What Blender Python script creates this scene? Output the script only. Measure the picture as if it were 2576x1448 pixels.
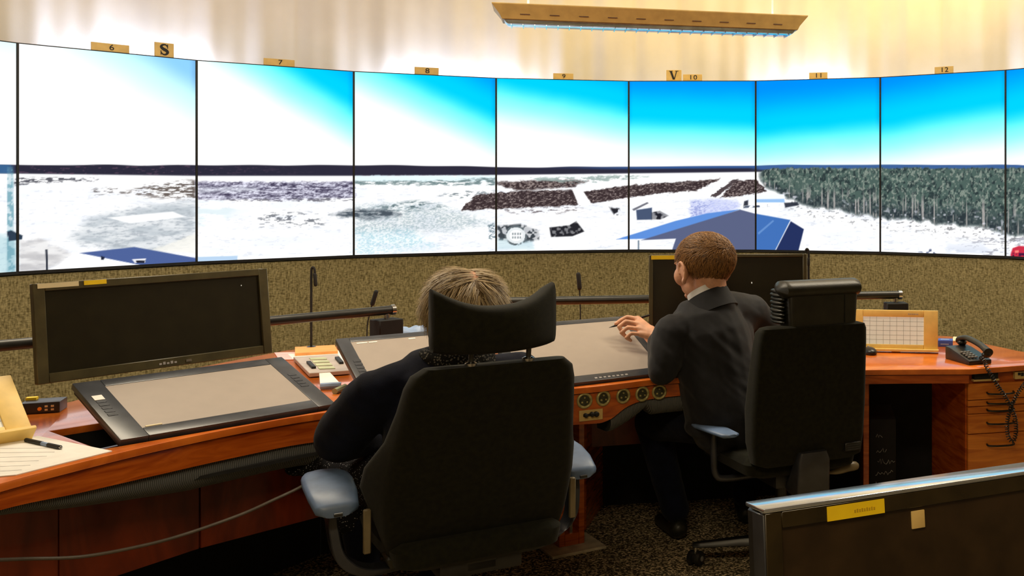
import bpy, bmesh, math, random
import numpy as np
from mathutils import Vector, Matrix, Euler

random.seed(7)
rng = np.random.default_rng(7)
for o in list(bpy.data.objects):
    bpy.data.objects.remove(o)
scene = bpy.context.scene
COL = scene.collection

# ------------------------------------------------------------------ camera
F_PX, CX, CY, HC = 2682.0, 2066.9, 472.1, 1.48      # focal length / principal point of the (cropped) photo
cam_d = bpy.data.cameras.new('camera')
cam = bpy.data.objects.new('camera', cam_d)
COL.objects.link(cam)
cam.location = (0, 0, HC)
cam.rotation_euler = (math.pi / 2, 0, 0)
cam_d.sensor_width = 36.0
cam_d.lens = F_PX / 2576 * 36.0
cam_d.shift_x = -(CX - 1288) / 2576
cam_d.shift_y = -(724 - CY) / 2576
cam_d.clip_start = 0.02
scene.camera = cam

# ------------------------------------------------------------------ world + lamps + exposure
world = bpy.data.worlds.new('world')
scene.world = world
world.use_nodes = True
world.node_tree.nodes['Background'].inputs[0].default_value = (0.9, 0.8, 0.6, 1)
world.node_tree.nodes['Background'].inputs[1].default_value = 0.02
scene.view_settings.view_transform = 'Standard'
scene.view_settings.look = 'None'
scene.view_settings.gamma = 1
scene.view_settings.use_curve_mapping = False
scene.view_settings.exposure = 0.0

SCREEN_STRENGTH = 1.12


def area(name, loc, target, size, power, col):
    l = bpy.data.lights.new(name, 'AREA')
    l.shape = 'RECTANGLE'
    l.size, l.size_y = size
    l.energy = power
    l.color = col
    o = bpy.data.objects.new(name, l)
    COL.objects.link(o)
    o.location = loc
    d = Vector(target) - Vector(loc)
    o.rotation_euler = d.to_track_quat('-Z', 'Y').to_euler()
    return o


WARM = (1.0, 0.80, 0.50)
# recessed ceiling lamps of the room, all pointing straight down
area('ceiling_lamp_desk', (-2.1, 4.2, 3.25), (-2.1, 4.2, 0), (2.4, 0.5), 80, (1.0, 0.86, 0.64))
area('ceiling_lamp_right', (0.9, 5.0, 3.25), (0.9, 5.0, 0), (1.6, 0.5), 66, (1.0, 0.86, 0.64))
area('ceiling_lamp_rear', (-0.4, 0.0, 3.25), (-0.4, 0.0, 0), (1.8, 0.6), 58, WARM)
# wall washers at the ceiling edge, lighting the curtain
area('curtain_washer_right', (-0.2, 7.0, 3.26), (-0.2, 8.2, 2.4), (3.6, 0.15), 32, (1.0, 0.72, 0.26))
area('curtain_washer_left', (-3.3, 6.0, 3.26), (-4.3, 7.0, 2.3), (2.6, 0.15), 8, (1.0, 0.74, 0.46))


# ------------------------------------------------------------------ helpers: photo geometry
def P(u, v, d):
    return Vector(((u - CX) / F_PX * d, d, HC - (v - CY) / F_PX * d))


def PZ(u, v, z):
    return P(u, v, (HC - z) * F_PX / (v - CY))


def lin(c):
    return tuple(((x / 12.92) if x <= 0.04045 else ((x + 0.055) / 1.055) ** 2.4) for x in c)


def rgb(r, g, b):
    return lin((r / 255, g / 255, b / 255))


# ------------------------------------------------------------------ helpers: materials
def new_mat(name):
    m = bpy.data.materials.new(name)
    m.use_nodes = True
    nt = m.node_tree
    return m, nt, nt.nodes['Principled BSDF']


def N(nt, t, **kw):
    n = nt.nodes.new(t)
    for k, v in kw.items():
        setattr(n, k, v)
    return n


def mat(name, col, rough=0.5, metal=0.0, var=0.12, scale=18.0, bump=0.0, bscale=200.0, coat=0.0, spec=0.5,
        stretch=(1, 1, 1), col2=None, sheen=0.0):
    m, nt, b = new_mat(name)
    L = nt.links.new
    tc = N(nt, 'ShaderNodeTexCoord')
    mp = N(nt, 'ShaderNodeMapping')
    mp.inputs['Scale'].default_value = stretch
    L(tc.outputs['Object'], mp.inputs[0])
    nz = N(nt, 'ShaderNodeTexNoise')
    nz.inputs['Scale'].default_value = scale
    nz.inputs['Detail'].default_value = 5
    L(mp.outputs[0], nz.inputs['Vector'])
    mix = N(nt, 'ShaderNodeMix', data_type='RGBA')
    c2 = col2 if col2 else tuple(max(0, x * (1 - 2 * var)) for x in col)
    c1 = col if col2 else tuple(min(1, x * (1 + var)) for x in col)
    mix.inputs[6].default_value = (*c1, 1)
    mix.inputs[7].default_value = (*c2, 1)
    ramp = N(nt, 'ShaderNodeMapRange')
    ramp.inputs[1].default_value = 0.35
    ramp.inputs[2].default_value = 0.65
    L(nz.outputs['Fac'], ramp.inputs[0])
    L(ramp.outputs[0], mix.inputs[0])
    L(mix.outputs[2], b.inputs['Base Color'])
    b.inputs['Roughness'].default_value = rough
    b.inputs['Metallic'].default_value = metal
    b.inputs['Specular IOR Level'].default_value = spec
    b.inputs['Coat Weight'].default_value = coat
    b.inputs['Coat Roughness'].default_value = 0.12
    if sheen:
        b.inputs['Sheen Weight'].default_value = sheen
    if bump:
        n2 = N(nt, 'ShaderNodeTexNoise')
        n2.inputs['Scale'].default_value = bscale
        n2.inputs['Detail'].default_value = 3
        L(mp.outputs[0], n2.inputs['Vector'])
        bp = N(nt, 'ShaderNodeBump')
        bp.inputs['Strength'].default_value = bump
        bp.inputs['Distance'].default_value = 0.004
        L(n2.outputs['Fac'], bp.inputs['Height'])
        L(bp.outputs[0], b.inputs['Normal'])
    return m


def wood(name, c1, c2, rough=0.22, stretch=(2.2, 2.2, 30), scale=2.2, coat=0.35):
    m, nt, b = new_mat(name)
    L = nt.links.new
    tc = N(nt, 'ShaderNodeTexCoord')
    mp = N(nt, 'ShaderNodeMapping')
    mp.inputs['Scale'].default_value = stretch
    L(tc.outputs['Object'], mp.inputs[0])
    nz = N(nt, 'ShaderNodeTexNoise')
    nz.inputs['Scale'].default_value = scale
    nz.inputs['Detail'].default_value = 6
    nz.inputs['Distortion'].default_value = 1.4
    L(mp.outputs[0], nz.inputs['Vector'])
    cr = N(nt, 'ShaderNodeValToRGB')
    cr.color_ramp.elements[0].position = 0.35
    cr.color_ramp.elements[1].position = 0.68
    cr.color_ramp.elements[0].color = (*c2, 1)
    cr.color_ramp.elements[1].color = (*c1, 1)
    L(nz.outputs['Fac'], cr.inputs[0])
    L(cr.outputs[0], b.inputs['Base Color'])
    b.inputs['Roughness'].default_value = rough
    b.inputs['Coat Weight'].default_value = coat
    b.inputs['Coat Roughness'].default_value = 0.08
    return m


M = {}
M['black_fabric'] = mat('black_fabric', (0.0075, 0.0073, 0.0018), 0.85, bump=0.25, bscale=700, var=0.2, scale=60, sheen=0.06, spec=0.2)
M['black_leather'] = mat('black_leather', (0.014, 0.0135, 0.007), 0.42, bump=0.15, bscale=260, var=0.2, spec=0.5)
M['chair_plastic'] = mat('chair_plastic', (0.03, 0.032, 0.04), 0.32, var=0.15, spec=0.6)
M['arm_pad'] = mat('arm_pad', (0.12, 0.19, 0.34), 0.45, var=0.1, spec=0.7)  # dark plastic; bluish light from the screens is painted into its colour
M['black_plastic'] = mat('black_plastic', (0.013, 0.013, 0.013), 0.35, var=0.2)
M['matte_black'] = mat('matte_black', (0.006, 0.006, 0.006), 0.8, var=0.2)
M['black_metal'] = mat('black_metal', (0.03, 0.03, 0.028), 0.35, metal=0.3, var=0.1)
M['chrome'] = mat('chrome', (0.6, 0.6, 0.6), 0.2, metal=1.0, var=0.05)
M['monitor_bezel'] = mat('monitor_bezel', (0.075, 0.062, 0.026), 0.38, var=0.12)
M['monitor_glass'] = mat('monitor_glass', (0.016, 0.013, 0.005), 0.32, var=0.1, spec=0.45)
M['tablet_bezel'] = mat('tablet_bezel', (0.05, 0.055, 0.068), 0.3, var=0.1)
M['tablet_glass'] = mat('tablet_glass', (0.30, 0.25, 0.205), 0.4, var=0.02, spec=0.5)
M['beige'] = mat('beige', rgb(248, 212, 122), 0.45, var=0.05)
M['cream_card'] = mat('cream_card', rgb(222, 190, 120), 0.7, var=0.05)
M['lcd_paper'] = mat('lcd_paper', rgb(205, 200, 180), 0.35, var=0.03)
M['grid_line'] = mat('grid_line', rgb(150, 146, 130), 0.5, var=0.05)
M['paper'] = mat('paper', (0.90, 0.88, 0.84), 0.7, var=0.03)
M['orange_paper'] = mat('orange_paper', rgb(250, 170, 95), 0.7, var=0.05)
M['pink_paper'] = mat('pink_paper', rgb(245, 190, 190), 0.7, var=0.05)
M['pale_green'] = mat('pale_green', rgb(195, 200, 160), 0.6, var=0.1)
M['grey_plastic'] = mat('grey_plastic', (0.22, 0.21, 0.20), 0.45, var=0.1)
M['tray_grey'] = mat('tray_grey', rgb(190, 175, 165), 0.5, var=0.06)
M['light_blue'] = mat('light_blue', rgb(150, 175, 215), 0.45, var=0.1)
M['ink'] = mat('ink', (0.01, 0.01, 0.012), 0.6, var=0.1)
M['print_grey'] = mat('print_grey', (0.45, 0.42, 0.42), 0.7, var=0.1)
M['yellow'] = mat('yellow', rgb(255, 214, 20), 0.55, var=0.04)
M['yellow_print'] = mat('yellow_print', rgb(196, 160, 20), 0.6, var=0.1)
M['white_tape'] = mat('white_tape', rgb(230, 215, 175), 0.6, var=0.05)
M['red'] = mat('red', rgb(200, 40, 20), 0.5, var=0.1)
M['amber'] = mat('amber', rgb(255, 150, 30), 0.4, var=0.05)
M['blue_plastic'] = mat('blue_plastic', rgb(60, 90, 190), 0.5, var=0.1)
M['silver_edge'] = mat('silver_edge', (0.72, 0.80, 0.95), 0.16, metal=0.9, var=0.05)
M['front_bezel'] = mat('front_bezel', (0.030, 0.020, 0.007), 0.25, var=0.15)
M['front_glass'] = mat('front_glass', (0.034, 0.019, 0.008), 0.3, var=0.15)  # brown of the reflections on the dark glass is put into the base colour
M['wood'] = wood('wood', rgb(226, 122, 42), rgb(190, 92, 28), 0.2, stretch=(1.6, 1.6, 1.6), scale=3.0)
M['wood_front'] = wood('wood_front', rgb(208, 104, 28), rgb(158, 66, 14), 0.25, stretch=(2.0, 2.0, 14))
M['wood_shaded'] = wood('wood_shaded', rgb(140, 52, 16), rgb(86, 26, 8), 0.4, stretch=(3, 3, 1.0), coat=0.1)  # same reddish wood, with the shade under the desk darkened into its colour
M['wood_drawer'] = wood('wood_drawer', rgb(232, 142, 46), rgb(196, 104, 26), 0.28, stretch=(1.5, 2.0, 14))
M['seam'] = mat('seam', (0.05, 0.015, 0.005), 0.6, var=0.1)
M['rubber'] = None
M['skin'] = mat('skin', (0.66, 0.34, 0.21), 0.5, var=0.10, scale=30)
M['skin'].node_tree.nodes['Principled BSDF'].inputs['Subsurface Weight'].default_value = 0.08
M['skin'].node_tree.nodes['Principled BSDF'].inputs['Subsurface Radius'].default_value = (0.01, 0.004, 0.002)
M['suit'] = mat('suit', (0.012, 0.0125, 0.016), 0.75, bump=0.2, bscale=900, var=0.15, sheen=0.12, spec=0.25)
M['navy'] = mat('navy', (0.004, 0.0055, 0.016), 0.9, bump=0.3, bscale=500, var=0.2, sheen=0.05, spec=0.15)
M['white_cloth'] = mat('white_cloth', (0.78, 0.78, 0.8), 0.8, var=0.04)
M['eye'] = mat('eye', (0.7, 0.68, 0.65), 0.2, var=0.02)
M['scarf'] = None
M['steel_plate'] = mat('steel_plate', (0.66, 0.58, 0.42), 0.5, var=0.15)
M['lamp_body'] = mat('lamp_body', rgb(188, 158, 96), 0.45, var=0.06)
M['lamp_louvre'] = mat('lamp_louvre', (0.55, 0.62, 0.72), 0.15, metal=0.9, var=0.1)
M['white_rod'] = mat('white_rod', (0.8, 0.76, 0.66), 0.4, var=0.03)
M['bezel_black'] = mat('bezel_black', (0.008, 0.009, 0.011), 0.4, var=0.1)
M['wall_paint'] = mat('wall_paint', (0.50, 0.42, 0.30), 0.8, var=0.04, scale=3)
M['ceiling_paint'] = mat('ceiling_paint', (0.72, 0.66, 0.55), 0.85, var=0.03, scale=3)
M['curtain'] = mat('curtain', (0.78, 0.74, 0.67), 0.85, var=0.03, scale=3, bump=0.1, bscale=400)
M['cable'] = mat('cable', (0.12, 0.10, 0.08), 0.5, var=0.1)
M['knob_beige'] = mat('knob_beige', (0.20, 0.16, 0.09), 0.4, var=0.1)
M['chalk'] = mat('chalk', (0.5, 0.52, 0.5), 0.8, var=0.1)
M['socket_metal'] = mat('socket_metal', rgb(190, 180, 120), 0.35, metal=0.3, var=0.15, scale=80)
M['socket_dark'] = mat('socket_dark', (0.05, 0.05, 0.025), 0.5, var=0.3, scale=150)


def rib_mat(name, c1, c2, scale, axis='X', rough=0.7):
    m, nt, b = new_mat(name)
    L = nt.links.new
    tc = N(nt, 'ShaderNodeTexCoord')
    w = N(nt, 'ShaderNodeTexWave', wave_type='BANDS', bands_direction=axis)
    w.inputs['Scale'].default_value = scale
    w.inputs['Distortion'].default_value = 0.4
    L(tc.outputs['UV'], w.inputs['Vector'])
    mix = N(nt, 'ShaderNodeMix', data_type='RGBA')
    mix.inputs[6].default_value = (*c1, 1)
    mix.inputs[7].default_value = (*c2, 1)
    L(w.outputs['Fac'], mix.inputs[0])
    L(mix.outputs[2], b.inputs['Base Color'])
    b.inputs['Roughness'].default_value = rough
    bp = N(nt, 'ShaderNodeBump')
    bp.inputs['Strength'].default_value = 0.6
    bp.inputs['Distance'].default_value = 0.004
    L(w.outputs['Fac'], bp.inputs['Height'])
    L(bp.outputs[0], b.inputs['Normal'])
    return m


M['rubber'] = rib_mat('ribbed_rubber', (0.03, 0.034, 0.03), (0.18, 0.185, 0.19), 1.0)


def fabric_wall_mat():
    m, nt, b = new_mat('woven_fabric')
    L = nt.links.new
    tc = N(nt, 'ShaderNodeTexCoord')
    mp = N(nt, 'ShaderNodeMapping')
    mp.inputs['Scale'].default_value = (1, 1, 2.6)
    L(tc.outputs['Object'], mp.inputs[0])
    n1 = N(nt, 'ShaderNodeTexNoise')
    n1.inputs['Scale'].default_value = 55
    n1.inputs['Detail'].default_value = 4
    L(mp.outputs[0], n1.inputs['Vector'])
    mp2 = N(nt, 'ShaderNodeMapping')
    mp2.inputs['Scale'].default_value = (2.0, 2.0, 0.5)
    L(tc.outputs['Object'], mp2.inputs[0])
    n2 = N(nt, 'ShaderNodeTexNoise')
    n2.inputs['Scale'].default_value = 70
    n2.inputs['Detail'].default_value = 3
    L(mp2.outputs[0], n2.inputs['Vector'])
    ad = N(nt, 'ShaderNodeMath', operation='ADD')
    L(n1.outputs['Fac'], ad.inputs[0])
    L(n2.outputs['Fac'], ad.inputs[1])
    cr = N(nt, 'ShaderNodeValToRGB')
    cr.color_ramp.elements[0].position = 0.36
    cr.color_ramp.elements[1].position = 0.64
    cr.color_ramp.elements[0].color = (*rgb(92, 82, 52), 1)
    cr.color_ramp.elements[1].color = (*rgb(168, 155, 114), 1)
    hf = N(nt, 'ShaderNodeMath', operation='MULTIPLY')
    hf.inputs[1].default_value = 0.5
    L(ad.outputs[0], hf.inputs[0])
    L(hf.outputs[0], cr.inputs[0])
    L(cr.outputs[0], b.inputs['Base Color'])
    b.inputs['Roughness'].default_value = 0.95
    b.inputs['Specular IOR Level'].default_value = 0.1
    bp = N(nt, 'ShaderNodeBump')
    bp.inputs['Strength'].default_value = 0.4
    bp.inputs['Distance'].default_value = 0.003
    L(ad.outputs[0], bp.inputs['Height'])
    L(bp.outputs[0], b.inputs['Normal'])
    return m


def carpet_mat():
    m, nt, b = new_mat('speckled_carpet')
    L = nt.links.new
    tc = N(nt, 'ShaderNodeTexCoord')
    vo = N(nt, 'ShaderNodeTexVoronoi')
    vo.inputs['Scale'].default_value = 140
    L(tc.outputs['Object'], vo.inputs['Vector'])
    nz = N(nt, 'ShaderNodeTexNoise')
    nz.inputs['Scale'].default_value = 90
    L(tc.outputs['Object'], nz.inputs['Vector'])
    sep = N(nt, 'ShaderNodeSeparateColor')
    L(vo.outputs['Color'], sep.inputs[0])
    ml = N(nt, 'ShaderNodeMath', operation='MULTIPLY')
    L(sep.outputs[0], ml.inputs[0])
    L(nz.outputs['Fac'], ml.inputs[1])
    cr = N(nt, 'ShaderNodeValToRGB')
    cr.color_ramp.elements[0].position = 0.2
    cr.color_ramp.elements[0].color = (0.05, 0.04, 0.024, 1)
    cr.color_ramp.elements[1].position = 0.5
    cr.color_ramp.elements[1].color = (0.75, 0.60, 0.36, 1)
    L(ml.outputs[0], cr.inputs[0])
    L(cr.outputs[0], b.inputs['Base Color'])
    b.inputs['Roughness'].default_value = 0.95
    b.inputs['Specular IOR Level'].default_value = 0.1
    return m


def dotted_mat(name, base, dots, scale=90, thr=0.22):
    m, nt, b = new_mat(name)
    L = nt.links.new
    tc = N(nt, 'ShaderNodeTexCoord')
    vo = N(nt, 'ShaderNodeTexVoronoi')
    vo.inputs['Scale'].default_value = scale
    L(tc.outputs['Object'], vo.inputs['Vector'])
    cr = N(nt, 'ShaderNodeValToRGB')
    cr.color_ramp.elements[0].position = thr
    cr.color_ramp.elements[0].color = (*dots, 1)
    cr.color_ramp.elements[1].position = thr + 0.08
    cr.color_ramp.elements[1].color = (*base, 1)
    L(vo.outputs['Distance'], cr.inputs[0])
    L(cr.outputs[0], b.inputs['Base Color'])
    b.inputs['Roughness'].default_value = 0.9
    b.inputs['Specular IOR Level'].default_value = 0.15
    return m


def hair_mat(name, c1, c2, rough=0.45):
    m, nt, b = new_mat(name)
    L = nt.links.new
    g = N(nt, 'ShaderNodeNewGeometry')
    cr = N(nt, 'ShaderNodeValToRGB')
    cr.color_ramp.elements[0].color = (*c1, 1)
    cr.color_ramp.elements[1].color = (*c2, 1)
    L(g.outputs['Random Per Island'], cr.inputs[0])
    L(cr.outputs[0], b.inputs['Base Color'])
    b.inputs['Roughness'].default_value = rough
    return m


M['fabric_wall'] = fabric_wall_mat()
M['carpet'] = carpet_mat()
M['skirt'] = dotted_mat('dotted_skirt', (0.008, 0.008, 0.01), (0.4, 0.4, 0.42), 130, 0.16)
M['scarf'] = dotted_mat('scarf', (0.012, 0.012, 0.012), (0.16, 0.15, 0.13), 120, 0.30)
M['hair_brown'] = hair_mat('hair_brown', (0.085, 0.034, 0.008), (0.40, 0.19, 0.05))
M['hair_blonde'] = hair_mat('hair_blonde', (0.13, 0.08, 0.032), (0.56, 0.42, 0.22))


def screen_mat():
    m = bpy.data.materials.new('display_picture')
    m.use_nodes = True
    nt = m.node_tree
    nt.nodes.clear()
    a = N(nt, 'ShaderNodeVertexColor', layer_name='picture')
    e = N(nt, 'ShaderNodeEmission')
    e.inputs['Strength'].default_value = SCREEN_STRENGTH
    o = N(nt, 'ShaderNodeOutputMaterial')
    nt.links.new(a.outputs['Color'], e.inputs['Color'])
    nt.links.new(e.outputs[0], o.inputs['Surface'])
    return m


M['screen'] = screen_mat()


def glow_mat(name, col, strength):
    m = bpy.data.materials.new(name)
    m.use_nodes = True
    nt = m.node_tree
    b = nt.nodes['Principled BSDF']
    b.inputs['Base Color'].default_value = (*col, 1)
    b.inputs['Emission Color'].default_value = (*col, 1)
    b.inputs['Emission Strength'].default_value = strength
    return m


# faintly lit working displays (the pen displays show a grey picture)
M['tablet_glass'].node_tree.nodes['Principled BSDF'].inputs['Emission Color'].default_value = (*rgb(150, 132, 116), 1)
M['tablet_glass'].node_tree.nodes['Principled BSDF'].inputs['Emission Strength'].default_value = 0.35
M['lcd_paper'].node_tree.nodes['Principled BSDF'].inputs['Emission Color'].default_value = (*rgb(205, 200, 180), 1)
M['lcd_paper'].node_tree.nodes['Principled BSDF'].inputs['Emission Strength'].default_value = 0.45
M['led_blue'] = glow_mat('led_blue', (0.1, 0.4, 1.0), 2.0)
M['glow_white'] = glow_mat('glow_white', (0.9, 0.9, 0.8), 0.5)

# ------------------------------------------------------------------ helpers: objects
ROOTM = {}


def tag(o, label=None, cat=None, group=None, kind=None):
    if label:
        o['label'] = label
    if cat:
        o['category'] = cat
    if group:
        o['group'] = group
    if kind:
        o['kind'] = kind
    return o


def thing(name, label, cat, loc=(0, 0, 0), rz=0.0, group=None):
    o = bpy.data.objects.new(name, None)
    COL.objects.link(o)
    o.location = loc
    o.rotation_euler = (0, 0, rz)
    o.empty_display_size = 0.05
    ROOTM[o.name] = Matrix.Translation(Vector(loc)) @ Matrix.Rotation(rz, 4, 'Z')
    return tag(o, label, cat, group)


def frame(yaw, tilt=0.0, loc=(0, 0, 0)):
    """x = right, y = back (away from viewer of the face), z = up; leaned back by tilt"""
    r = Vector((math.cos(yaw), math.sin(yaw), 0))
    back = Vector((-math.sin(yaw), math.cos(yaw), 0))
    up = Vector((0, 0, 1)) * math.cos(tilt) + back * math.sin(tilt)
    y = up.cross(r)
    m = Matrix((r, y, up)).transposed().to_4x4()
    return Matrix.Translation(Vector(loc)) @ m


class MB:
    def __init__(s):
        s.v, s.f = [], []

    def add(s, vs, fs):
        k = len(s.v)
        s.v += [Vector(p) for p in vs]
        s.f += [tuple(i + k for i in f) for f in fs]
        return s

    def box(s, x0, x1, y0, y1, z0, z1, m=None):
        vs = [Vector((x, y, z)) for z in (z0, z1) for y in (y0, y1) for x in (x0, x1)]
        if m is not None:
            vs = [m @ p for p in vs]
        return s.add(vs, [(0, 2, 3, 1), (4, 5, 7, 6), (0, 1, 5, 4), (2, 6, 7, 3), (0, 4, 6, 2), (1, 3, 7, 5)])

    def cbox(s, c, size, m=None):
        x, y, z = c
        a, b, d = (k / 2 for k in size)
        return s.box(x - a, x + a, y - b, y + b, z - d, z + d, m)

    def loft(s, rings, closed=True, caps=True):
        n = len(rings[0])
        vs = [p for r in rings for p in r]
        fs = []
        for i in range(len(rings) - 1):
            for j in range(n if closed else n - 1):
                k = (j + 1) % n
                fs.append((i * n + j, i * n + k, (i + 1) * n + k, (i + 1) * n + j))
        if caps:
            fs.append(tuple(range(n - 1, -1, -1)))
            e = (len(rings) - 1) * n
            fs.append(tuple(e + j for j in range(n)))
        return s.add(vs, fs)

    def prism(s, poly, z0, z1, m=None):
        a = [Vector((x, y, z0)) for x, y in poly]
        b = [Vector((x, y, z1)) for x, y in poly]
        if m is not None:
            a = [m @ p for p in a]
            b = [m @ p for p in b]
        return s.loft([a, b])

    def tube(s, path, r, n=10, caps=True):
        path = [Vector(p) for p in path]
        R = r if hasattr(r, '__len__') else [r] * len(path)
        rings = []
        t0 = (path[1] - path[0]).normalized()
        up = Vector((0, 0, 1)) if abs(t0.z) < 0.9 else Vector((1, 0, 0))
        nrm = (up - t0 * up.dot(t0)).normalized()
        for i, p in enumerate(path):
            a = path[max(i - 1, 0)]
            b = path[min(i + 1, len(path) - 1)]
            t = (b - a).normalized()
            nrm = (nrm - t * nrm.dot(t)).normalized()
            bi = t.cross(nrm)
            rings.append([p + (nrm * math.cos(q) + bi * math.sin(q)) * R[i] for q in [2 * math.pi * k / n for k in range(n)]])
        return s.loft(rings, caps=caps)

    def lathe(s, prof, m, n=24, caps=True):
        rings = [[m @ Vector((r * math.cos(q), r * math.sin(q), z)) for q in [2 * math.pi * k / n for k in range(n)]] for r, z in prof]
        return s.loft(rings, caps=caps)

    def ell(s, c, r, m=None, nu=20, nv=12):
        rings = []
        c = Vector(c)
        for i in range(nv + 1):
            th = math.pi * (i / nv)
            th = min(max(th, 0.02), math.pi - 0.02)
            ring = []
            for j in range(nu):
                ph = 2 * math.pi * j / nu
                p = Vector((r[0] * math.sin(th) * math.cos(ph), r[1] * math.sin(th) * math.sin(ph), -r[2] * math.cos(th)))
                p = p + c
                ring.append(m @ p if m is not None else p)
            rings.append(ring)
        return s.loft(rings)

    def cap(s, p0, r0, p1, r1, n=14, flat=1.0):
        """tapered capsule"""
        p0, p1 = Vector(p0), Vector(p1)
        t = (p1 - p0).normalized()
        up = Vector((0, 0, 1)) if abs(t.z) < 0.9 else Vector((1, 0, 0))
        a = (up - t * up.dot(t)).normalized()
        b = t.cross(a)
        rings = []
        for c, r, sgn in ((p0, r0, -1), (p1, r1, 1)):
            angs = [85, 60, 30, 0] if sgn < 0 else [0, 30, 60, 85]
            for q in angs:
                q = math.radians(q)
                rr = r * math.cos(q)
                cc = c + t * (sgn * r * math.sin(q))
                rings.append([cc + (a * math.cos(w) + b * math.sin(w) * flat) * rr for w in [2 * math.pi * k / n for k in range(n)]])
        return s.loft(rings)

    def mesh(s, name, xf=None):
        me = bpy.data.meshes.new(name)
        vs = [xf @ p for p in s.v] if xf is not None else s.v
        me.from_pydata([tuple(p) for p in vs], [], s.f)
        me.validate()
        bm = bmesh.new()
        bm.from_mesh(me)
        bmesh.ops.recalc_face_normals(bm, faces=bm.faces)
        bm.to_mesh(me)
        bm.free()
        return me

    def build(s, name, material, parent=None, world=False, bevel=0.0, seg=2, ang=40, loc=None, root=None, smooth=True):
        xf = None
        if world and (root or parent):
            xf = ROOTM[(root or parent).name].inverted()
        if loc is not None:
            xf = Matrix.Translation(-Vector(loc))
        me = s.mesh(name, xf)
        if bevel:
            bm = bmesh.new()
            bm.from_mesh(me)
            es = [e for e in bm.edges if len(e.link_faces) == 2 and e.calc_face_angle(0) > math.radians(30)]
            bmesh.ops.bevel(bm, geom=es, offset=bevel, segments=seg, affect='EDGES', profile=0.6, clamp_overlap=True)
            bm.to_mesh(me)
            bm.free()
        return link(name, me, material, parent, loc, ang if smooth else None)


def link(name, me, material, parent=None, loc=None, ang=40):
    if ang is not None:
        me.polygons.foreach_set('use_smooth', [True] * len(me.polygons))
        me.set_sharp_from_angle(angle=math.radians(ang))
    if material is not None:
        me.materials.append(material)
    o = bpy.data.objects.new(name, me)
    COL.objects.link(o)
    if parent:
        o.parent = parent
    if loc is not None:
        o.location = loc
    return o


def remesh(mb, voxel, smooth=6, factor=0.5):
    """one continuous surface from overlapping volumes"""
    me = bpy.data.meshes.new('tmp')
    me.from_pydata([tuple(p) for p in mb.v], [], mb.f)
    bm = bmesh.new()
    bm.from_mesh(me)
    bmesh.ops.recalc_face_normals(bm, faces=bm.faces)
    bm.to_mesh(me)
    bm.free()
    o = bpy.data.objects.new('tmp', me)
    COL.objects.link(o)
    r = o.modifiers.new('r', 'REMESH')
    r.mode = 'VOXEL'
    r.voxel_size = voxel
    if smooth:
        q = o.modifiers.new('s', 'SMOOTH')
        q.iterations = smooth
        q.factor = factor
    dg = bpy.context.evaluated_depsgraph_get()
    out = bpy.data.meshes.new_from_object(o.evaluated_get(dg))
    bpy.data.objects.remove(o)
    return out


def catmull(pts, n=8):
    pts = [np.array(p, float) for p in pts]
    out = []
    for i in range(len(pts) - 1):
        p0 = pts[max(i - 1, 0)]
        p1, p2 = pts[i], pts[i + 1]
        p3 = pts[min(i + 2, len(pts) - 1)]
        for k in range(n):
            t = k / n
            out.append(0.5 * (2 * p1 + (p2 - p0) * t + (2 * p0 - 5 * p1 + 4 * p2 - p3) * t * t + (3 * p1 - p0 - 3 * p2 + p3) * t ** 3))
    out.append(pts[-1])
    return out


# ================================================================== THE SETTING
UNIT = 0.9
DL, YAW0 = 0.253, -0.019
SB = HC - 0.488 * UNIT                # bottom of the video wall
ST = SB + 1.325 * UNIT                # top
J = {5: np.array([-1.518, 8.391]) * UNIT}
a = YAW0
for i in range(6, 12):
    J[i] = J[i - 1] + np.array([math.cos(a), math.sin(a)]) * UNIT
    a -= DL
a = YAW0 + DL
for i in range(4, -2, -1):
    J[i] = J[i + 1] - np.array([math.cos(a), math.sin(a)]) * UNIT
    a += DL


def vnorm(i):
    """outward (away from room) normal at joint i"""
    d = J[min(i + 1, 11)] - J[max(i - 1, -1)]
    d = d / np.linalg.norm(d)
    return np.array([-d[1], d[0]])


tag(MB().box(-7, 4.5, -2.5, 10, -0.1, 0).build('floor', M['carpet'], smooth=False), 'dark speckled carpet floor under the desks', None, None, 'structure')
tag(MB().box(-7, 4.5, -2.5, 10, 3.3, 3.4).build('ceiling', M['ceiling_paint'], smooth=False), 'pale ceiling above the control room', None, None, 'structure')
tag(MB().box(-7.1, -7, -2.5, 10, 0, 3.3).build('wall_left', M['wall_paint'], smooth=False), 'painted wall on the left of the room', None, None, 'structure')
tag(MB().box(4.5, 4.6, -2.5, 10, 0, 3.3).build('wall_right', M['wall_paint'], smooth=False), 'painted wall on the right of the room', None, None, 'structure')
tag(MB().box(-7, 4.5, -2.6, -2.5, 0, 3.3).build('wall_back', M['wall_paint'], smooth=False), 'painted wall behind the viewpoint', None, None, 'structure')
tag(MB().box(-7, 4.5, 10, 10.1, 0, 3.3).build('wall_front', M['wall_paint'], smooth=False), 'painted wall behind the curtain', None, None, 'structure')

# fabric covered partition under the displays
idx = list(range(-1, 12))
inn = [Vector((*(J[i] + vnorm(i) * 0.012), 0)) for i in idx]
out = [Vector((*(J[i] + vnorm(i) * 0.10), 0)) for i in idx]
mb = MB()
rings = []
for p, q in zip(inn, out):
    rings.append([p + Vector((0, 0, 0.0)), p + Vector((0, 0, SB - 0.02)), q + Vector((0, 0, SB - 0.02)), q])
mb.loft(rings)
tag(mb.build('wall_partition', M['fabric_wall'], ang=30), 'olive woven fabric partition curving under the wall displays', None, None, 'structure')

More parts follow.
